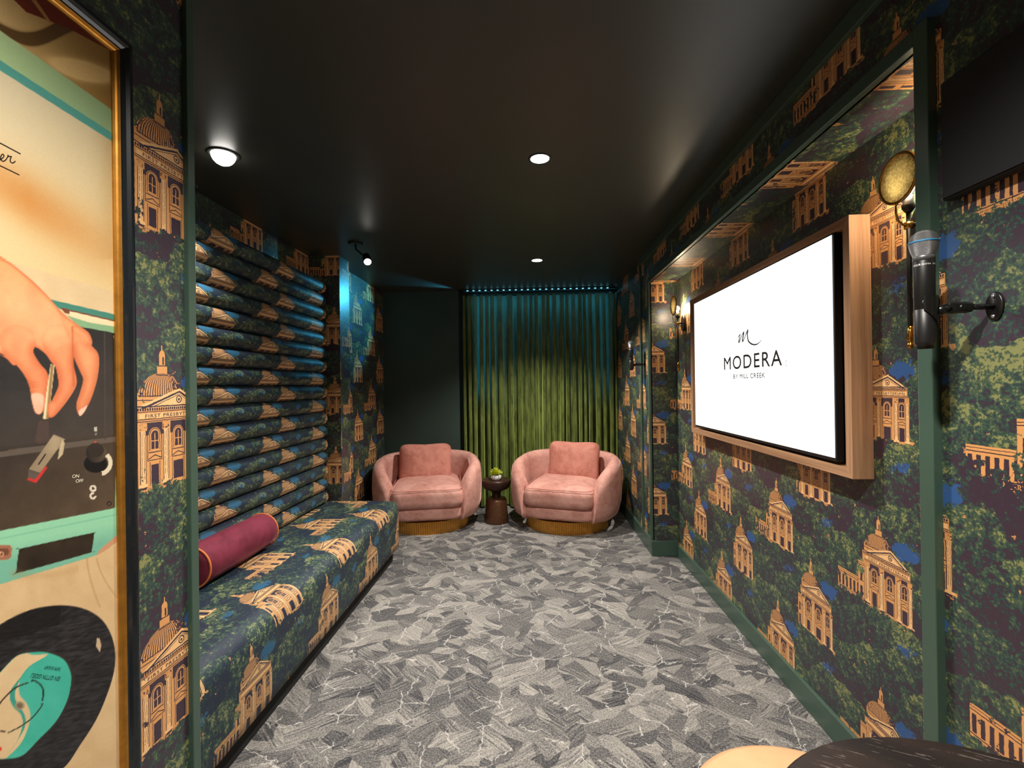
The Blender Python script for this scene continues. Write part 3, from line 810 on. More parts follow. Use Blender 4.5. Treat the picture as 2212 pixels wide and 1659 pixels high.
text_obj('MODERA', 0.1, M_ink, tvM(2.379, 1.508), scr, 'logo_lettering', sp=1.15, fit=(0.610, 0.070), bold=0.0009)
text_obj('BY MILL CREEK', 0.1, M_grey, tvM(2.394, 1.434), scr, 'logo_lettering', sp=1.1, fit=(0.342, 0.0235), bold=0.0006)
text_obj('R', 0.1, M_grey, tvM(2.039, 1.481), scr, 'logo_lettering', fit=(0.008, 0.010))
def flat_stroke(pts, ws, M, mat, par, name):
    """ribbon with varying width in the xy plane of M"""
    P = []
    for i in range(len(pts)-1):
        p0 = pts[max(i-1, 0)]; p1 = pts[i]; p2 = pts[i+1]; p3 = pts[min(i+2, len(pts)-1)]
        for k in range(8):
            t = k/8; P.append(tuple(0.5*((2*p1[j])+(-p0[j]+p2[j])*t+(2*p0[j]-5*p1[j]+4*p2[j]-p3[j])*t*t+(-p0[j]+3*p1[j]-3*p2[j]+p3[j])*t**3) for j in range(2))+(ws[i]*(1-t)+ws[i+1]*t,))
    P.append(tuple(pts[-1])+(ws[-1],))
    rows = []
    for i, p in enumerate(P):
        q = P[min(i+1, len(P)-1)]; r = P[max(i-1, 0)]; dx, dy = q[0]-r[0], q[1]-r[1]; L = math.hypot(dx, dy) or 1
        nx, ny = -dy/L*p[2]/2, dx/L*p[2]/2
        rows.append([M @ Vector((p[0]+nx, p[1]+ny, 0)), M @ Vector((p[0]-nx, p[1]-ny, 0))])
    return MB().grid(rows, smooth=False).build(name, mat, par)
g = [(0.0115*math.cos(2*PI*k/16), 0.0115*math.sin(2*PI*k/16)) for k in range(17)]
flat_stroke(g, [0.002]*17, tvM(2.039, 1.481), M_grey, scr, 'logo_ring')
mono = [(-0.127, 0.014), (-0.118, 0.020), (-0.100, 0.030), (-0.106, 0.010), (-0.118, -0.006), (-0.108, -0.008), (-0.085, 0.015), (-0.060, 0.036), (-0.058, 0.030), (-0.072, 0.0), (-0.070, -0.010), (-0.045, 0.012), (-0.012, 0.043), (-0.018, 0.020), (-0.008, -0.012), (0.03, -0.032), (0.08, -0.037), (0.127, -0.022)]
flat_stroke(mono, [0.004, 0.006, 0.006, 0.009, 0.010, 0.007, 0.006, 0.008, 0.010, 0.011, 0.007, 0.006, 0.009, 0.011, 0.010, 0.008, 0.006, 0.002], tvM(2.377, 1.622), M_ink, scr, 'logo_monogram')

# ============================================================ wall sconces
M_bulb = plain('bulb_glow', (1, 0.9, 0.7), 0.3, emis=(1.0, 0.86, 0.6), estr=45)
def mercury():
    m, nt, b = new_mat('speckled_mercury_glass'); co = coords(nt)
    n = nt.noise(co, 120, 4, 0.85); n2 = nt.noise(co, 22, 3)
    t = n*0.8+n2*0.2
    nt.put(b.inputs['Base Color'], nt.ramp(t, [(0.42, rgb(80, 74, 54)), (0.52, rgb(170, 160, 130)), (0.60, rgb(255, 250, 232))]))
    b.inputs['Metallic'].default_value = 0.75; b.inputs['Roughness'].default_value = 0.32
    bp = nt.node('ShaderNodeBump'); bp.inputs['Strength'].default_value = 0.8; bp.inputs['Distance'].default_value = 0.002
    nt.put(bp.inputs['Height'], n); nt.put(b.inputs['Normal'], bp.outputs[0])
    tr = nt.node('ShaderNodeBsdfTranslucent'); tr.inputs[0].default_value = (0.9, 0.8, 0.5, 1)
    mx = nt.node('ShaderNodeMixShader'); nt.put(mx.inputs[0], n.gt(0.52)*0.4+0.2)
    nt.put(mx.inputs[1], b.outputs[0]); nt.put(mx.inputs[2], tr.outputs[0]); nt.put(m.node_tree.nodes['Material Output'].inputs[0], mx.outputs[0])
    return m
M_merc = mercury()
def sconce(y, label):
    t = thing('wall_sconce', label, 'wall lamp', (XR, y, 1.86), 0, 'round-shield sconces on either side of the television')
    X = lambda x: x-XR
    # local frame: x towards the wall
    mb = MB()
    rows = []
    for k in range(40):
        a = 2*PI*k/40; rows.append([(xx, 0.042*s*math.cos(a), 0.062*s*math.sin(a)) for s, xx in ((0, 0.0), (1, 0.0), (1, -0.012), (0.93, -0.016), (0, -0.016))])
    mb.grid(rows, closeu=True, smooth=False).build('backplate', M_black, t)
    MB().tube([(-0.014, 0, 0.0), (-0.052, 0, 0.0)], 0.006).build('stem', M_black, t)
    rod = MB().tube([(-0.05, 0, -0.305), (-0.05, 0, 0.045)], 0.0062).build('rod', M_black, t)
    MB().lathe([(0, -0.30), (0.0068, -0.30), (0.008, -0.315), (0.011, -0.335), (0.008, -0.343), (0.0045, -0.347), (0.009, -0.352), (0.0095, -0.358), (0.005, -0.366), (0, -0.367)], 20, (-0.05, 0, 0)).build('finial', M_brass, t)
    MB().lathe([(0, 0.0), (0.012, 0.0), (0.0125, 0.018), (0, 0.018)], 20, (-0.05, 0, -0.012)).build('collar', M_brass, t)
    MB().lathe([(0, 0.035), (0.008, 0.036), (0.016, 0.048), (0.0165, 0.058), (0.0135, 0.064), (0.0135, 0.085), (0, 0.085)], 24, (-0.05, 0, 0)).build('socket', M_black, t)
    MB().lathe([(0, 0.083), (0.007, 0.085), (0.008, 0.092), (0.0145, 0.104), (0.0155, 0.113), (0.0125, 0.124), (0, 0.132)], 20, (-0.05, 0, 0)).build('bulb', M_bulb, t)
    cz = 0.137; cx = -0.085
    rows = []
    for k in range(48):
        a = 2*PI*k/48; rows.append([(cx-dx, 0.068*s*math.cos(a), cz+0.068*s*math.sin(a)) for s, dx in ((0, 0.0), (0.5, -0.001), (1, -0.005), (1, -0.0085), (0.5, -0.0045), (0, -0.0035))])
    MB().grid(rows, closeu=True).build('shield', M_merc, t)
    MB().tube([(cx+0.006, 0.070*math.cos(2*PI*k/48), cz+0.070*math.sin(2*PI*k/48)) for k in range(49)], 0.005, 8, False).build('rim', M_brass, t)
    MB().tube([(-0.05, 0.0, 0.0), (-0.066, 0, -0.001), (-0.080, 0, 0.012), (-0.086, 0, 0.035), (-0.083, 0, 0.066)], 0.0033).build('curved_arm', M_brass, t)
    return t
sconce(1.42, 'brass and black sconce with speckled round shield, nearest the large microphone')
s2 = sconce(3.60, 'brass and black sconce with speckled round shield, at the far end of the television')

# ============================================================ microphones and holders
def grille_mat():
    m, nt, b = new_mat('steel_mesh'); uv = coords(nt, 'UV'); u, v, _ = nt.sep(uv)
    a = (u+v); c = (u-v)
    h = nt.m('SINE', a*2*PI)*nt.m('SINE', c*2*PI)
    nt.put(b.inputs['Base Color'], nt.ramp(h.ab(), [(0.12, rgb(34, 34, 36)), (0.35, rgb(200, 200, 202))])); b.inputs['Metallic'].default_value = 0.8; b.inputs['Roughness'].default_value = 0.3
    bp = nt.node('ShaderNodeBump'); bp.inputs['Strength'].default_value = 0.9; bp.inputs['Distance'].default_value = 0.001
    nt.put(bp.inputs['Height'], h.ab()); nt.put(b.inputs['Normal'], bp.outputs[0]); return m
M_mesh = grille_mat(); M_blue = plain('blue_band', rgb(40, 130, 180), 0.4); M_steel = plain('steel', rgb(190, 195, 200), 0.3, 0.9); M_white = plain('white_print', rgb(225, 225, 225), 0.5)
M_mic = plain('microphone_black', rgb(20, 20, 21), 0.42, spec=0.5)
def microphone(x, y, z, label):      # z: height of the bottom
    t = thing('microphone', label, 'microphone', (x, y, z), 0, 'handheld microphones clipped to the right wall')
    gp = [(0.0175, 0.196), (0.0205, 0.203), (0.0240, 0.214), (0.0253, 0.224), (0.0253, 0.2275)] ; gt = [(0.0253, 0.2275), (0.0243, 0.236), (0.0205, 0.2445), (0.0135, 0.250), (0.006, 0.2525), (0, 0.253)]
    def lat(prof, nu, nv, name):
        mb = MB(); rows = []; uvs = []; seg = 40; al_ = [0]
        for p, q in zip(prof, prof[1:]): al_.append(al_[-1]+math.dist(p, q))
        for k in range(seg+1):
            a = 2*PI*k/seg; rows.append([(r*math.cos(a), r*math.sin(a), zz) for r, zz in prof]); uvs.append([(nu*k/seg, q/0.0042) for q in al_])
        return mb.grid(rows, uvs=uvs).build(name, M_mesh, t)
    g1 = lat(gp, 18, 1, 'grille'); lat(gt, 18, 1, 'grille_cap')
    MB().lathe([(0.0250, 0.2258), (0.0264, 0.2262), (0.0266, 0.2275), (0.0264, 0.2290), (0.0248, 0.2294)], 40).build('blue_band', M_blue, t)
    body = MB().lathe([(0, 0.188), (0.0188, 0.188), (0.0192, 0.197), (0.0178, 0.1985), (0, 0.199)], 36).build('collar', plain_collar, t)
    body = MB().lathe([(0, 0.004), (0.0140, 0.004), (0.0150, 0.0), (0.0152, 0.007), (0.0172, 0.009), (0.0182, 0.013), (0.0183, 0.083), (0.0178, 0.0835), (0.0183, 0.084), (0.0183, 0.150), (0.0190, 0.186), (0.0180, 0.1885), (0, 0.1885)], 40).build('body', M_mic, t)
    MB().lathe([(0.0034, 0), (0.0042, 0.0), (0.0042, 0.0012), (0.0034, 0.0012)], 16, axis='z', M=frame_M((-0.0102*1.0-0.0015, -0.0150, 0.098), (0.8, -0.6, 0), (0, 0, 1))).build('switch', M_steel, body)
    for txt, ang, sz in (('SHURE', -164, 0.0058), ('BETA 58A', -94, 0.0042)):
        mb_len = len(txt)
        for ci, chh in enumerate(txt):
            if chh == ' ': continue
            aa = math.radians(ang + (ci-(mb_len-1)/2)*(sz*0.78/0.0189*57.3))
            rr = 0.01895; o_ = (rr*math.cos(aa), rr*math.sin(aa), 0.178)
            text_obj(chh, sz, M_white, frame_M(o_, (-math.sin(aa), math.cos(aa), 0), (0, 0, 1)) , body, 'lettering', thin=0.0001)
    return t
plain_collar = plain('collar_grey', rgb(110, 112, 115), 0.4, 0.6)
M_plast = plain('black_plastic', rgb(15, 15, 15), 0.32, spec=0.5)
def holder(x, y, z, py, label):       # x, y: microphone axis; z: arm height; py: plate position along the wall
    t = thing('microphone_holder', label, 'microphone holder', (XO, py, z), 0, 'wall-mounted microphone holders')
    dx, dy = x-XO, y-py
    rows = []
    for k in range(40):
        a = 2*PI*k/40; rows.append([(xx, 0.019*s*math.cos(a), 0.030*s*math.sin(a)) for s, xx in ((0, 0.0), (1, 0.0), (1, -0.003), (0.92, -0.0048), (0, -0.0055))])
    pl = MB().grid(rows, closeu=True).build('wall_plate', M_plast, t)
    for s_ in (-1, 1):
        MB().lathe([(0, 0), (0.0042, 0.0), (0.0036, 0.002), (0, 0.0026)], 14, M=frame_M((-0.0052, 0, 0.021*s_), (0, 0, 1), (0, 1, 0)) ).build('screw', M_steel, pl)
    ux = Vector((dx, dy, 0)); L = ux.length; ux.normalize()
    MB().tube([ux*0.004, ux*(L-0.075)], 0.0062, 16).build('arm', M_plast, t)
    kn = MB(); kp = ux*(L-0.062)
    base_ = superell(0.05, 0.020, 0.024, 4, 4, 10)
    ang = math.atan2(ux.y, ux.x)
    kn.add(base_, Matrix.Translation(kp) @ Matrix.Rotation(ang, 4, 'Z')).build('knuckle', M_plast, t)
    MB().tube([kp + Vector((0, -0.013, 0)), kp+Vector((0, 0.013, 0))], 0.0055, 16).build('wing_screw', M_black, t)
    # clip: a C of plastic round the body, lower on the arm side
    rows = []
    for k in range(25):
        a = ang+PI + math.radians(-125 + 250*k/24)
        zt = 0.026; zb = -0.016 - 0.022*math.cos(math.radians(-125+250*k/24))
        c0 = Vector((dx, dy, 0)); d_ = Vector((math.cos(a), math.sin(a), 0))
        rows.append([c0+d_*0.0186+Vector((0, 0, zb)), c0+d_*0.0186+Vector((0, 0, zt)), c0+d_*0.0218+Vector((0, 0, zt)), c0+d_*0.0218+Vector((0, 0, zb))])
    MB().grid(rows, closev=True, smooth=False).build('clip', M_plast, t, weld=True)
    MB().tube([kp+ux*0.018, ux*(L-0.019)+Vector((0, 0, -0.006))], [0.011, 0.009], 14).build('clip_neck', M_plast, t)
    return t
microphone(0.843, 1.035, 1.468, 'large black microphone with silver grille on the near wall arm')
holder(0.843, 1.035, 1.553, 1.015, 'black wall arm holding the near microphone beside the green casing')
microphone(0.855, 4.05, 1.520, 'small distant microphone standing upright near the curtain end of the wall')
holder(0.855, 4.05, 1.568, 4.05, 'black wall arm holding the distant microphone on the green batten')

# ============================================================ fabric speaker panel
m, nt, b = new_mat('speaker_cloth'); co = coords(nt); x, y, z = nt.sep(co)
wv = nt.m('SINE', y*1900.0)*nt.m('SINE', z*1900.0)
nt.put(b.inputs['Base Color'], nt.ramp(wv, [(0.3, rgb(18, 18, 22)), (0.7, rgb(44, 44, 52))])); b.inputs['Roughness'].default_value = 0.8
M_cloth = m
sp = thing('speaker_panel', 'black cloth-covered speaker panel high on the near right wall', 'speaker', (XO, 0.8, 1.96))
local(MB().box(XO-0.028, XO-0.0015, 0.50, 1.105, 1.808, 2.078).build('cabinet', M_blackm, sp, None, 0.004), sp)
local(MB().box(XO-0.031, XO-0.028, 0.505, 1.10, 1.813, 2.073).build('grille_cloth', M_cloth, sp), sp)

# ============================================================ foreground table and chair
def table_mat():
    m, nt, b = new_mat('dark_oak_top'); co = coords(nt); x, y, z = nt.sep(co)
    u = x*0.906 - y*0.42; v = x*0.42 + y*0.906
    n = nt.noise(nt.xyz(u*16, v*150, z), 1.0, 4, 0.65, dist=0.3); n2 = nt.noise(nt.xyz(u*2.5, v*14, z), 1.0, 3)
    c = nt.ramp(n2, [(0.35, rgb(20, 15, 14)), (0.65, rgb(42, 31, 27))]); b.inputs['Specular IOR Level'].default_value = 0.25
    c = nt.mixc(n.gt(0.60)*0.55, c, rgb(104, 94, 88)); nt.put(b.inputs['Base Color'], c); b.inputs['Roughness'].default_value = 0.45
    bp = nt.node('ShaderNodeBump'); bp.inputs['Strength'].default_value = 0.3; bp.inputs['Distance'].default_value = 0.001
    nt.put(bp.inputs['Height'], n); nt.put(b.inputs['Normal'], bp.outputs[0]); return m
tb = thing('pedestal_table', 'dark oak oval table cropped at the bottom right corner', 'table', (0.64, 0.60, 0))
rows = []
for k in range(96):
    a = 2*PI*k/96; rows.append([(s*0.325*math.cos(a), s*0.285*math.sin(a), zz) for s, zz in ((0, 0.722), (0.97, 0.722), (0.995, 0.728), (1, 0.738), (0.992, 0.748), (0.98, 0.75), (0, 0.75))])
MB().grid(rows, closeu=True, smooth=False).build('tabletop', table_mat(), tb)
MB().lathe([(0, 0.018), (0.03, 0.018), (0.03, 0.722), (0, 0.722)], 24).build('pedestal', M_black, tb)
MB().lathe([(0, 0), (0.22, 0), (0.22, 0.008), (0.04, 0.02), (0, 0.02)], 40).build('foot', M_black, tb)
M_leather = plain('tan_leather', rgb(216, 166, 122), 0.5, var=0.10, vscale=9, bump=0.15, bscale=90)
sc_ = thing('leather_stool', 'round tan leather stool seat tucked beyond the dark table', 'stool', (0.585, 0.98, 0))
MB().lathe([(0, 0.39), (0.235, 0.39), (0.262, 0.405), (0.268, 0.43), (0.262, 0.455), (0.24, 0.468), (0.15, 0.473), (0, 0.474)], 56).build('seat', M_leather, sc_)
for k in range(4):
    a = PI/4+k*PI/2
    MB().tube([(0.16*math.cos(a), 0.16*math.sin(a), 0.392), (0.20*math.cos(a), 0.20*math.sin(a), 0.002)], [0.014, 0.009], 12).build('leg', M_black, sc_)

# ============================================================ ceiling lights
M_lamp = plain('lamp_glow', (1, 1, 1), 0.3, emis=(1.0, 0.95, 0.88), estr=14)
M_ring = plain('trim_ring', rgb(60, 62, 60), 0.4)
names = {0: 'bright recessed downlight in the middle of the ceiling', 1: 'smaller-looking recessed downlight closer to the curtain', 2: 'recessed downlight above the near end of the room', 3: 'recessed downlight behind the near end of the room'}
dl = None
for i, (x, y, pw, an) in enumerate(LAMPS):
    if dl is None:
        dl = thing('downlight', names[0], 'ceiling light', (x, y, ZC), 0, 'recessed ceiling downlights'); t = dl
        MB().lathe([(0.044, -0.0005), (0.056, -0.0005), (0.054, -0.004), (0.046, -0.004)], 40).build('trim_ring', M_ring, t)
        MB().lathe([(0, -0.003), (0.045, -0.003), (0.045, -0.0005), (0, -0.0005)], 40, smooth=False).build('lens', M_lamp, t)
    else:
        t = copy_tree(dl); t.location = (x, y, ZC); t['label'] = names[i]
def gimbal(loc, aim, label, R, stem, cat='spotlight', name='spotlight'):
    t = thing(name, label, cat, loc)
    M = (Vector(aim)-Vector(loc)).to_track_quat('-Z', 'Y').to_matrix().to_4x4()
    hd = Matrix.Translation(stem) @ M
    MB().lathe([(0, 0), (0.055, 0), (0.055, -0.01), (0.05, -0.014), (0, -0.014)], 36, smooth=False).build('canopy', M_black, t)
    MB().tube([(0, 0, -0.012), (0.004, 0, -0.05), Vector(stem)*0.8], 0.007, 10).build('stem', M_black, t)
    MB().lathe([(0, 0.075), (R*0.85, 0.075), (R, 0.06), (R, -0.035), (R*0.9, -0.04), (R*0.88, -0.03), (0, -0.03)], 32, M=hd).build('lamp_head', M_black, t)
    MB().lathe([(0, -0.036), (R*0.86, -0.034), (R*0.86, -0.031), (0, -0.031)], 32, M=hd).build('lens', M_lamp, t)
    return t
gimbal((-1.33, 3.48, ZC), (-0.7, 2.2, 1.4), 'black adjustable spotlight on the ceiling near the padded backrest corner', 0.03, (0.10, -0.03, -0.14))
t = thing('eyeball_downlight', 'large glaring downlight in the ceiling above the bench', 'ceiling light', (-1.43, 2.113, ZC))
M = (Vector((0, 0, 1.4))-Vector((-1.43, 2.113, ZC))).to_track_quat('-Z', 'Y').to_matrix().to_4x4()
MB().lathe([(0.05, -0.0005), (0.068, -0.0005), (0.066, -0.005), (0.052, -0.005)], 40).build('trim_ring', M_ring, t)
MB().lathe([(0, -0.052)]+[(0.052*math.sin(PI/2*k/8), -0.052*math.cos(PI/2*k/8)) for k in range(1, 9)], 36).build('glass_globe', M_lamp, t)

# ============================================================ framed poster of a record player on the near left wall
PX0 = XL + 0.014; LEAN = -0.003
def pxx(z): return PX0 + LEAN*(z-0.4)        # the picture hangs tilted slightly forward
PYE = 0.900; PZT = 2.085; PZB = 0.30; PYN = 0.30      # far edge, top, bottom, near edge of the print
def proj(Yv, Zv):
    X_ = PX0 + LEAN*(Zv-0.4)
    dx, dy, dz_ = X_, Yv, Zv-1.4
    a = CAM[0][0]*dx+CAM[0][1]*dy+CAM[0][2]*dz_; b = CAM[1][0]*dx+CAM[1][1]*dy+CAM[1][2]*dz_; c = CAM[2][0]*dx+CAM[2][1]*dy+CAM[2][2]*dz_
    return 1106+a/c*1005, 829.5-b/c*1005
def unproj(px_, py_):                        # photo point -> (Y, Z) on the print
    d = np.array([px_-1106, 829.5-py_, 1005.0]) @ CAM
    z = 1.4
    for _ in range(6):
        X_ = pxx(z); z = 1.4 + d[2]*X_/d[0]
    return d[1]*X_/d[0], z
ny, nz = 250, 1150
yy = np.linspace(0.52, PYE, ny); zz = np.linspace(0.42, PZT, nz)
YY, ZZ = np.meshgrid(yy, zz, indexing='ij')
qx, qy = proj(YY, ZZ)
img = np.zeros(qx.shape+(3,))
def C3(*c): return np.array(c, float)
def sd_poly(x, y, P):
    P = np.array(P, float); d = np.full(x.shape, 1e9); ins = np.zeros(x.shape, bool)
    for i in range(len(P)):
        a = P[i]; b = P[(i+1) % len(P)]; e = b-a; wx, wy = x-a[0], y-a[1]
        t = np.clip((wx*e[0]+wy*e[1])/(e@e+1e-9), 0, 1); d = np.minimum(d, np.hypot(wx-e[0]*t, wy-e[1]*t))
        c = ((a[1] > y) != (b[1] > y)); xi = (b[0]-a[0])*(y-a[1])/((b[1]-a[1]) if b[1] != a[1] else 1e-9)+a[0]
        ins ^= c & (x < xi)
    return np.where(ins, -d, d)
def smooth(P, n=6):
    P = [np.array(p, float) for p in P]; N = len(P); o = []
    for i in range(N):
        p0, p1, p2, p3 = P[i-1], P[i], P[(i+1) % N], P[(i+2) % N]
        for k in range(n):
            t = k/n; o.append(0.5*((2*p1)+(-p0+p2)*t+(2*p0-5*p1+4*p2-p3)*t*t+(-p0+3*p1-3*p2+p3)*t**3))
    return o
def lay(mask, col):
    global img
    m_ = np.clip(mask, 0, 1)[..., None]; img = img*(1-m_)+np.asarray(col)*m_
def poly(P, col, soft=1.0, sm=False, cr=None, y0=0, sc=1.0):
    P = [(p[0]/sc, p[1]/sc+y0) for p in P]
    if sm: P = smooth(P)
    d = sd_poly(qx, qy, P); lay(0.5-d/soft, col); return d
def lerp(a, b, t): return a*(1-t[..., None])+b*t[..., None]
def vnoise(x, y, seed, sc_):
    r = np.random.RandomState(seed); G = r.rand(64, 64); x = x/sc_; y = y/sc_; xi = np.floor(x).astype(int); yi = np.floor(y).astype(int)
    fx = x-xi; fy = y-yi; fx = fx*fx*(3-2*fx); fy = fy*fy*(3-2*fy); g = lambda i, j: G[i % 64, j % 64]
    return (g(xi, yi)*(1-fx)+g(xi+1, yi)*fx)*(1-fy)+(g(xi, yi+1)*(1-fx)+g(xi+1, yi+1)*fx)*fy
n1 = vnoise(qx, qy, 1, 38)*0.6+vnoise(qx, qy, 2, 17)*0.4
fine_ = vnoise(qx, qy, 3, 3.0)
# lid lining and cloth background
t = np.clip((qy-100)/500, 0, 1)
img[:] = lerp(C3(226, 212, 178), C3(226, 200, 146), t)
lay(np.exp(-((qy-(395+qx*0.62))/62)**2)*0.85*np.clip(1-np.abs(qx-60)/330, 0, 1), C3(206, 138, 70))
lay(np.exp(-((qx-250)/32)**2)*0.45*(qy < 560), C3(190, 150, 90))
# upper cloth
top = 0.5-(qy-(68+qx*0.71))/1.5
lay(top, lerp(C3(214, 182, 124), C3(158, 122, 62), np.clip(qx/230, 0, 1)))
lay(top*np.exp(-((qy-(64+22*np.sin(qx/40.0)))/9)**2)*0.5, C3(96, 70, 36))
lay(top*np.exp(-((qx-150)/60)**2-((qy-120-qx*0.2)/16)**2)*0.22, C3(232, 196, 130))
poly([(-60, -200), (101, 0), (235, 108), (150, 62), (57, 26), (20, -10)], C3(112, 44, 24))
poly([(68, 0), (78, 0), (112, 50), (104, 48)], C3(176, 132, 78))
poly([(-500, -288), (0, 66), (240, 236), (243, 290), (0, 132), (-500, -198)], lerp(C3(178, 206, 150), C3(152, 182, 134), np.clip(qx/240, 0, 1)))
poly([(-500, -200), (0, 130), (240, 286), (242, 305), (0, 152), (-500, -168)], C3(88, 162, 150))
# table line and hinge strips
lay(0.5-((560+qx*0.285)-qy)/1.5, lerp(C3(228, 200, 156), C3(216, 188, 142), np.clip(n1, 0, 1)))
poly([(101, 645), (256, 681), (258, 695), (130, 668)], C3(66, 132, 114))
poly([(130, 664), (258, 694), (258, 702), (140, 676)], C3(120, 66, 40))
poly([(150, 672), (258, 697), (258, 708), (195, 698), (150, 682)], C3(238, 216, 172))
poly([(145, 682), (195, 697), (260, 707), (260, 722), (174, 708)], C3(132, 172, 128))
# deck
deck = [(-500, 760), (60, 700), (174, 706), (252, 720), (254, 900), (248, 1100), (0, 1147), (-500, 1242)]
cd_ = lerp(C3(36, 32, 30), C3(92, 74, 56), np.clip((qy-760)/420+(qx-120)/900, 0, 1)); cd_ = cd_*(0.9+0.2*n1[..., None])
poly([(240, 716), (262, 722), (262, 1110), (240, 1105)], C3(142, 196, 148)); poly(deck, cd_)
lay((np.abs(qy-(981-qx*0.13)) < 6)*(qx < 252)*0.8, C3(104, 92, 82))
poly([(225, 716), (227, 716), (229, 950), (226, 950)], C3(70, 60, 50))
# cast building reflections on the deck are left to the glass; screws
for sx, sy in ((246, 727), (236, 1088)):
    r = np.hypot(qx-sx, qy-sy); lay(1.0-(r-4.5), C3(30, 26, 22)); lay(0.8*(r < 2.5), C3(120, 104, 84))
# knob
r = np.hypot((qx-206)/26, (qy-1002)/20); lay((1-r)*14, C3(16, 14, 13))
r = np.hypot((qx-208)/23, (qy-978)/22); lay((1-r)*14, lerp(C3(34, 28, 24), C3(92, 78, 62), np.clip(0.5+(qx-208)/50, 0, 1)))
r = np.hypot((qx-207)/18, (qy-972)/16); lay((1-r)*12, lerp(C3(60, 50, 40), C3(44, 36, 30), np.abs(np.sin(r*16))))
an = np.arctan2(qy-1000, qx-215); r = np.hypot(qx-215, (qy-1000))
lay((r > 19)*(r < 28)*(an > -0.85)*(an < 1.35)*(1-0.0), C3(226, 212, 182))
lay(np.hypot(qx-206, (qy-955)/0.8) < 3, C3(206, 70, 40))
for cy_ in (1055, 1071):
    r = np.hypot(qx-201, qy-cy_); lay((np.abs(r-5.5) < 2.0)*((cy_ == 1055) | (qx-201 < 3) | (qy > 1071)), C3(226, 214, 190))
lay((np.abs(qx-206) < 3.2)*(np.abs(qy-927) < 4.5), C3(190, 184, 170)); lay((np.abs(qx-207) < 2)*(np.abs(qy-938) < 2.5), C3(130, 124, 110))
# hand
skin_a, skin_b, skin_e = C3(248, 170, 114), C3(236, 142, 94), C3(196, 88, 44)
dU = np.full(qx.shape, 1e9)
def flesh(P, y0=500, sc=2.764, w=16, tone=1.0, cut=None):
    P = [(p[0]/sc, p[1]/sc+y0) for p in P]; P = smooth(P, 5); d = sd_poly(qx, qy, P)
    global dU
    dm = np.minimum(d, dU); e = np.clip(-dm/w, 0, 1); e = e*e*(3-2*e); ow = np.clip(-d/(w*0.6), 0, 1); e = 0.74*e+0.26*ow; dU = dm
    base = lerp(skin_b, skin_a, np.clip(0.5+(n1-0.5)*1.2-(qy-760)/500, 0, 1))*tone
    c = lerp(base*0.45+skin_e*0.55, base, e); lay(0.5-d/1.3, c); return d
flesh([(-1400, -640), (-80, 100), (0, 155), (60, 185), (130, 240), (200, 300), (280, 380), (340, 450), (400, 510), (470, 560), (530, 610), (550, 665), (520, 700), (455, 700), (440, 760), (420, 800), (330, 800), (270, 730), (205, 690), (130, 720), (90, 800), (40, 760), (0, 735), (-80, 690), (-1400, 100)], w=10)
flesh([(430, 560), (480, 570), (530, 605), (549, 655), (540, 700), (505, 690), (470, 640), (430, 600)], w=12, tone=0.95)
flesh([(440, 600), (500, 640), (555, 690), (586, 730), (592, 790), (583, 870), (565, 940), (540, 1010), (505, 1075), (478, 1100), (458, 1065), (458, 1020), (478, 960), (496, 885), (480, 840), (445, 760), (430, 680)], w=20, tone=0.97)
poly([(470, 1072), (500, 1050), (520, 1040), (505, 1075), (478, 1102)], C3(248, 196, 168), 1.0, True, y0=500, sc=2.764)
flesh([(300, 560), (380, 560), (425, 620), (432, 700), (440, 800), (458, 880), (452, 930), (410, 1000), (360, 1065), (318, 1108), (290, 1105), (284, 1070), (315, 1000), (348, 925), (345, 870), (328, 800), (300, 770), (262, 700), (250, 620)], w=22)
flesh([(60, 560), (180, 580), (215, 660), (200, 720), (240, 790), (278, 835), (293, 895), (284, 960), (272, 1040), (245, 1088), (212, 1082), (192, 1025), (176, 930), (152, 870), (100, 800), (30, 745), (0, 640)], w=22)
poly([(188, 975), (215, 965), (255, 975), (262, 1010), (255, 1060), (240, 1088), (213, 1080), (196, 1030)], lerp(C3(250, 206, 176), C3(240, 176, 140), n1), 3.0, True, y0=500, sc=2.764)
for k in range(3): lay(np.exp(-((qy-(820+k*5)-6*np.sin((qx-60)/12.0))/1.3)**2)*(np.abs(qx-72) < 14)*0.35, skin_e)
hb = (qx > -40)*np.exp(-(((qx-60)/110)**2+((qy-(640+qx*0.5))/46)**2))*(sd_poly(qx, qy, [(-80, 540), (0, 560), (60, 600), (120, 660), (150, 740), (100, 760), (40, 760), (-80, 700)]) < 0)
lay(hb*0.5, C3(255, 196, 146))
lay(np.exp(-((qx-157-(qy-740)*0.02)/2.2)**2)*((qy > 705) & (qy < 835))*0.6, skin_e)
# tone arm lever, head shell, cartridge
poly([(302, 790), (327, 796), (290, 1122), (255, 1118)], lerp(C3(150, 110, 58), C3(240, 222, 176), np.clip(np.sin((qx-98+(qy-850)*0.09)*0.5)*0.5+0.5, 0, 1)), 1.0, y0=500, sc=2.764)
flesh([(285, 1040), (310, 1010), (335, 1030), (322, 1100), (290, 1105)], w=10)
poly([(232, 1130), (290, 1132), (296, 1250), (240, 1270), (206, 1250)], C3(74, 56, 48), 1.2, y0=500, sc=2.764)
poly([(320, 1212), (388, 1240), (240, 1442), (172, 1420)], lerp(C3(120, 102, 82), C3(176, 156, 122), n1), 1.2, y0=500, sc=2.764)
poly([(270, 1325), (276, 1330), (232, 1395), (226, 1390)], C3(30, 24, 22), 1.0, y0=500, sc=2.764)
poly([(372, 1240), (386, 1262), (376, 1330), (344, 1365), (356, 1290)], C3(196, 176, 140), 1.2, y0=500, sc=2.764)
poly([(170, 1425), (238, 1446), (215, 1490), (168, 1478)], C3(96, 84, 76), 1.2, y0=500, sc=2.764)
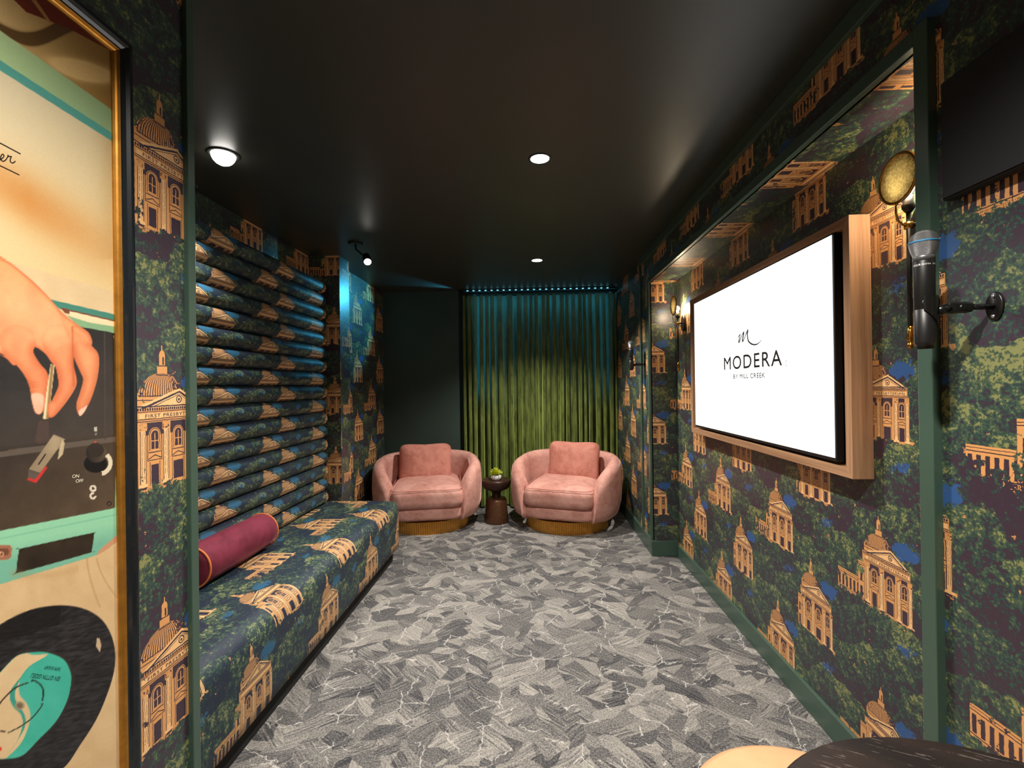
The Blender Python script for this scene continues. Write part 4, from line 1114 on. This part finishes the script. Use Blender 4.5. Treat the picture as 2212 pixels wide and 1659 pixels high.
poly([(272, 1400), (282, 1412), (216, 1502), (162, 1482), (168, 1470), (208, 1482)], C3(206, 52, 46), 1.2, y0=500, sc=2.764)
# player front
y3, s3 = 1060, 2.769
low = lerp(C3(228, 196, 148), C3(212, 176, 128), n1)
lay(0.5-((1262-qx*0.33)-qy)/1.5, low)
poly([(-1400, 520), (0, 240), (680, 105), (712, 90), (716, 270), (690, 300), (650, 345), (560, 392), (0, 560), (-1400, 980)], lerp(C3(150, 212, 172), C3(122, 186, 158), np.clip((qy-(1190-qx*0.2))/40+0.3, 0, 1)), 1.2, y0=y3, sc=s3)
poly([(600, 350), (700, 265), (716, 262), (706, 300), (650, 345), (575, 390)], C3(206, 150, 112), 1.2, y0=y3, sc=s3)
lay(np.exp(-((qy-(1164-qx*0.208))/1.5)**2)*0.4*(qx < 256), C3(96, 160, 136))
poly([(115, 352), (130, 345), (545, 254), (562, 262), (548, 360), (535, 372), (115, 490), (98, 478)], lerp(C3(38, 30, 24), C3(60, 48, 36), n1), 1.2, True, y0=y3, sc=s3)
poly([(-60, 325), (60, 325), (73, 345), (66, 395), (50, 412), (-60, 420)], C3(168, 112, 84), 1.2, y0=y3, sc=s3)
poly([(-60, 345), (46, 345), (54, 360), (50, 385), (-60, 400)], C3(120, 76, 54), 1.2, y0=y3, sc=s3)
r = np.hypot(qx-3, qy-1197); lay((r < 6)*(r > 3), C3(214, 160, 126))
for (a0, b0, a1, b1) in ((520, 400, 600, 700), (580, 400, 700, 640)):
    cx_ = (a0+(a1-a0)*np.clip((qy-y3-b0/s3)/((b1-b0)/s3), 0, 1)**1.6)/s3
    lay(np.exp(-((qx-cx_)/2.0)**2)*((qy > y3+b0/s3) & (qy < y3+b1/s3))*0.5, C3(176, 136, 88))
lay(np.exp(-((qy-(1232+0*qx)-12*np.sin(qx/50.0))/9)**2)*(qx < 170)*(qx > 20)*0.25, C3(180, 140, 90))
# record
rec = [(0, 800), (100, 745), (220, 702), (370, 685), (500, 705), (600, 762), (660, 850), (688, 960), (682, 1080), (640, 1220), (575, 1370), (480, 1520), (380, 1659), (210, 1765)]
rec = rec + [(220-p[0], 2560-p[1]) for p in rec]
scr_ = vnoise(qx+qy*2.2, qy-qx*0.3, 7, 9)*0.5+vnoise(qx*0.4+qy*3, qy, 8, 5)*0.5
poly(rec, lerp(C3(30, 29, 30), C3(70, 68, 70), np.clip(scr_*1.3-0.35, 0, 1)), 1.3, True, y0=y3, sc=s3)
lay((sd_poly(qx, qy, smooth([(p[0]/s3, p[1]/s3+y3) for p in rec])) < -2)*(np.abs((qy-(1366-qx*0.34))) < 26)*(qx < 130)*0.55, C3(20, 18, 16))
poly([(580, 880), (596, 884), (606, 925), (598, 968), (574, 930)], C3(206, 178, 146), 1.2, y0=y3, sc=s3)
lab = [(100, 988), (200, 966), (290, 970), (380, 1010), (420, 1080), (425, 1150), (400, 1260), (335, 1380), (230, 1490)]
lab = lab + [(236-p[0], 2570-p[1]) for p in lab]
poly([(p[0]*1.03+6, (p[1]-1290)*1.03+1288) for p in lab], C3(52, 46, 42), 1.2, True, y0=y3, sc=s3)
poly(lab, lerp(C3(62, 178, 154), C3(78, 192, 168), n1), 1.2, True, y0=y3, sc=s3)
cream_ = lerp(C3(232, 202, 156), C3(222, 190, 142), n1)
teal_ = img.copy()
poly([(-420, 1300), (-100, 1050), (0, 1000), (100, 960), (200, 982), (285, 980), (190, 1040), (140, 1090), (115, 1150), (118, 1220), (160, 1275), (182, 1345), (160, 1440), (110, 1530), (0, 1630), (-100, 1700), (-420, 1900)], cream_, 1.2, True, y0=y3, sc=s3)
poly([(180, 1045), (150, 1085), (95, 1150), (62, 1200), (60, 1250), (85, 1300), (125, 1340), (135, 1400), (110, 1480), (60, 1560), (100, 1500), (146, 1420), (150, 1350), (118, 1290), (90, 1240), (95, 1190), (125, 1120), (165, 1070)], C3(60, 160, 140), 1.2, True, y0=y3, sc=s3)
dl = sd_poly(qx, qy, smooth([(p[0]/s3, p[1]/s3+y3) for p in lab])); img = np.where((dl > -1.0)[..., None], teal_, img)
r = np.hypot((qx-118/s3), (qy-y3-1285/s3)/0.9); lay((11-r), C3(168, 150, 118)); lay((7-r), C3(120, 104, 84))
def arc(pts, w, col):
    for p, q in zip(smooth(pts, 4)[:-4*1], smooth(pts, 4)[1:-4*1+1]):
        pass
    S = smooth(pts, 4)[:-8] ; d = np.full(qx.shape, 1e9)
    for p, q in zip(S, S[1:]):
        p = np.array([p[0]/s3, p[1]/s3+y3]); q = np.array([q[0]/s3, q[1]/s3+y3]); e = q-p
        tt = np.clip(((qx-p[0])*e[0]+(qy-p[1])*e[1])/(e@e+1e-9), 0, 1); d = np.minimum(d, np.hypot(qx-p[0]-e[0]*tt, qy-p[1]-e[1]*tt))
    lay(w/2-d+0.5, col)
arc([(0, 1275), (60, 1205), (110, 1170), (165, 1150), (166, 1150), (166, 1152)], 3.0, C3(60, 46, 36))
arc([(190, 1140), (230, 1150), (258, 1190), (255, 1250), (255, 1252), (254, 1252)], 3.6, C3(28, 50, 44))
arc([(248, 1275), (210, 1340), (140, 1400), (55, 1445), (54, 1446), (54, 1447)], 2.6, C3(48, 60, 50))
poly([(0, 1432), (36, 1436), (30, 1446), (0, 1442)], C3(50, 36, 30), 1.2, y0=y3, sc=s3)
r = np.hypot(qx-0, qy-(y3+1545/s3)); lay((5-r), C3(226, 70, 50))
img = np.clip(img+(fine_[..., None]-0.5)*5, 0, 255)
me = bpy.data.meshes.new('print'); idx = np.arange(ny*nz).reshape(ny, nz)
Vv = np.stack([PX0+LEAN*(ZZ-0.4), YY, ZZ], -1).reshape(-1, 3)
Ff = np.stack([idx[:-1, :-1], idx[1:, :-1], idx[1:, 1:], idx[:-1, 1:]], -1).reshape(-1, 4)
me.vertices.add(len(Vv)); me.vertices.foreach_set('co', Vv.ravel().astype(np.float32))
me.loops.add(Ff.size); me.loops.foreach_set('vertex_index', Ff.ravel().astype(np.int32))
me.polygons.add(len(Ff)); me.polygons.foreach_set('loop_start', np.arange(0, Ff.size, 4, dtype=np.int32)); me.polygons.foreach_set('loop_total', np.full(len(Ff), 4, dtype=np.int32))
me.update(calc_edges=True)
at = me.color_attributes.new('ink', 'FLOAT_COLOR', 'POINT')
lin = np.concatenate([s2l(img.reshape(-1, 3))*0.82, np.ones((ny*nz, 1))], 1).astype(np.float32); at.data.foreach_set('color', lin.ravel())
m, nt, b = new_mat('photographic_print'); ca = nt.node('ShaderNodeVertexColor'); ca.layer_name = 'ink'
nt.put(b.inputs['Base Color'], ca.outputs[0]); b.inputs['Roughness'].default_value = 0.4; b.inputs['Coat Weight'].default_value = 0.12; b.inputs['Coat Roughness'].default_value = 0.05; b.inputs['Specular IOR Level'].default_value = 0.25
me.materials.append(m)
ps = thing('framed_poster', 'large framed colour picture of a hand on a record player, on the left wall', 'picture', (XL, 0.6, 1.2))
pr_ = bpy.data.objects.new('print', me); link(pr_, ps); local(pr_, ps)
M_mat = plain('print_margin', rgb(206, 172, 124), 0.4)
local(MB().poly([(pxx(PZB)-0.0004, PYN, PZB), (pxx(PZB)-0.0004, PYE, PZB), (pxx(PZT)-0.0004, PYE, PZT), (pxx(PZT)-0.0004, PYN, PZT)]).build('backing', M_mat, ps), ps)
M_goldf = plain('gilt_frame', rgb(206, 146, 62), 0.32, 0.8, var=0.18, vscale=40)
M_darkf = plain('dark_lacquer_frame', rgb(24, 30, 34), 0.22, var=0.1, coat=0.5)
def rail_(prof_, mat, name):   # prof_: (outward from the print edge, height off the print)
    Pts = [(PYN, PZB), (PYE, PZB), (PYE, PZT), (PYN, PZT)]; dirs = [(-1, -1), (1, -1), (1, 1), (-1, 1)]
    rows = []
    for (y_, z_), (sy, sz) in zip(Pts, dirs):
        rows.append([(pxx(z_+sz*o_)+h_, y_+sy*o_, z_+sz*o_) for o_, h_ in prof_])
    mb = MB().grid(rows, closeu=True, closev=True, smooth=False); return local(mb.build(name, mat, ps), ps)
rail_([(0, 0.0), (0, 0.003), (0.0025, 0.006), (0.005, 0.0075), (0.0075, 0.006), (0.0105, 0.010), (0.0105, 0)], M_goldf, 'gilt_slip')
rail_([(0.0106, 0), (0.0106, 0.009), (0.014, 0.010), (0.020, 0.013), (0.025, 0.018), (0.029, 0.019), (0.033, 0.0175), (0.035, 0.013), (0.038, 0.012), (0.040, 0.008), (0.040, -0.004), (0.0106, -0.004)], M_darkf, 'dark_moulding')
# lettering inside the picture
def ptxt(s_, size, px_, py_, rot, mat, flip=1, sh=0, xs=1.0):
    y_, z_ = unproj(px_, py_); a = math.radians(rot)
    xd = Vector((LEAN*math.sin(a), math.cos(a), math.sin(a))); yd = Vector((LEAN*math.cos(a), -math.sin(a), math.cos(a)))
    return text_obj(s_, size, mat, Matrix.Translation(-ps.location) @ frame_M((pxx(z_)+0.0006, y_, z_), xd, yd), pr_, 'lettering', xs=xs)
M_pw = plain('printed_cream', rgb(226, 216, 196), 0.4); M_pk = plain('printed_black', rgb(24, 22, 20), 0.4); M_pg = plain('printed_green_ink', rgb(24, 70, 60), 0.4)
ptxt('ON', 0.0085, 163, 1029, -8, M_pw); ptxt('OFF', 0.0085, 171, 1039, -8, M_pw)
ptxt('SEN GITTIN GIDELI', 0.0088, 99, 1462, 143, M_pg, xs=0.8); ptxt('SAMI KASAP', 0.0075, 114, 1443, 143, M_pg, xs=0.8)
def pstroke(pp, wd):
    q = [unproj(*p) for p in pp]
    M_ = Matrix.Translation(-ps.location) @ frame_M((pxx(1.8)+0.0006, 0, 0), (0, 1, 0), (0, 0, 1))
    flat_stroke(q, [wd]*len(q), M_, M_pk, pr_, 'printed_line')
pstroke([(-30, 293), (0, 309), (44, 332.5)], 0.0016); pstroke([(-30, 346), (0, 358), (41.5, 378)], 0.0016)
pstroke([(-20, 350), (-6, 347), (3, 343), (8, 337), (6, 333), (2, 336), (1, 343), (5, 348), (11, 346), (16, 339), (17, 335), (18, 338), (24, 338), (22, 343), (22, 349), (27, 352), (33, 348)], 0.0014)
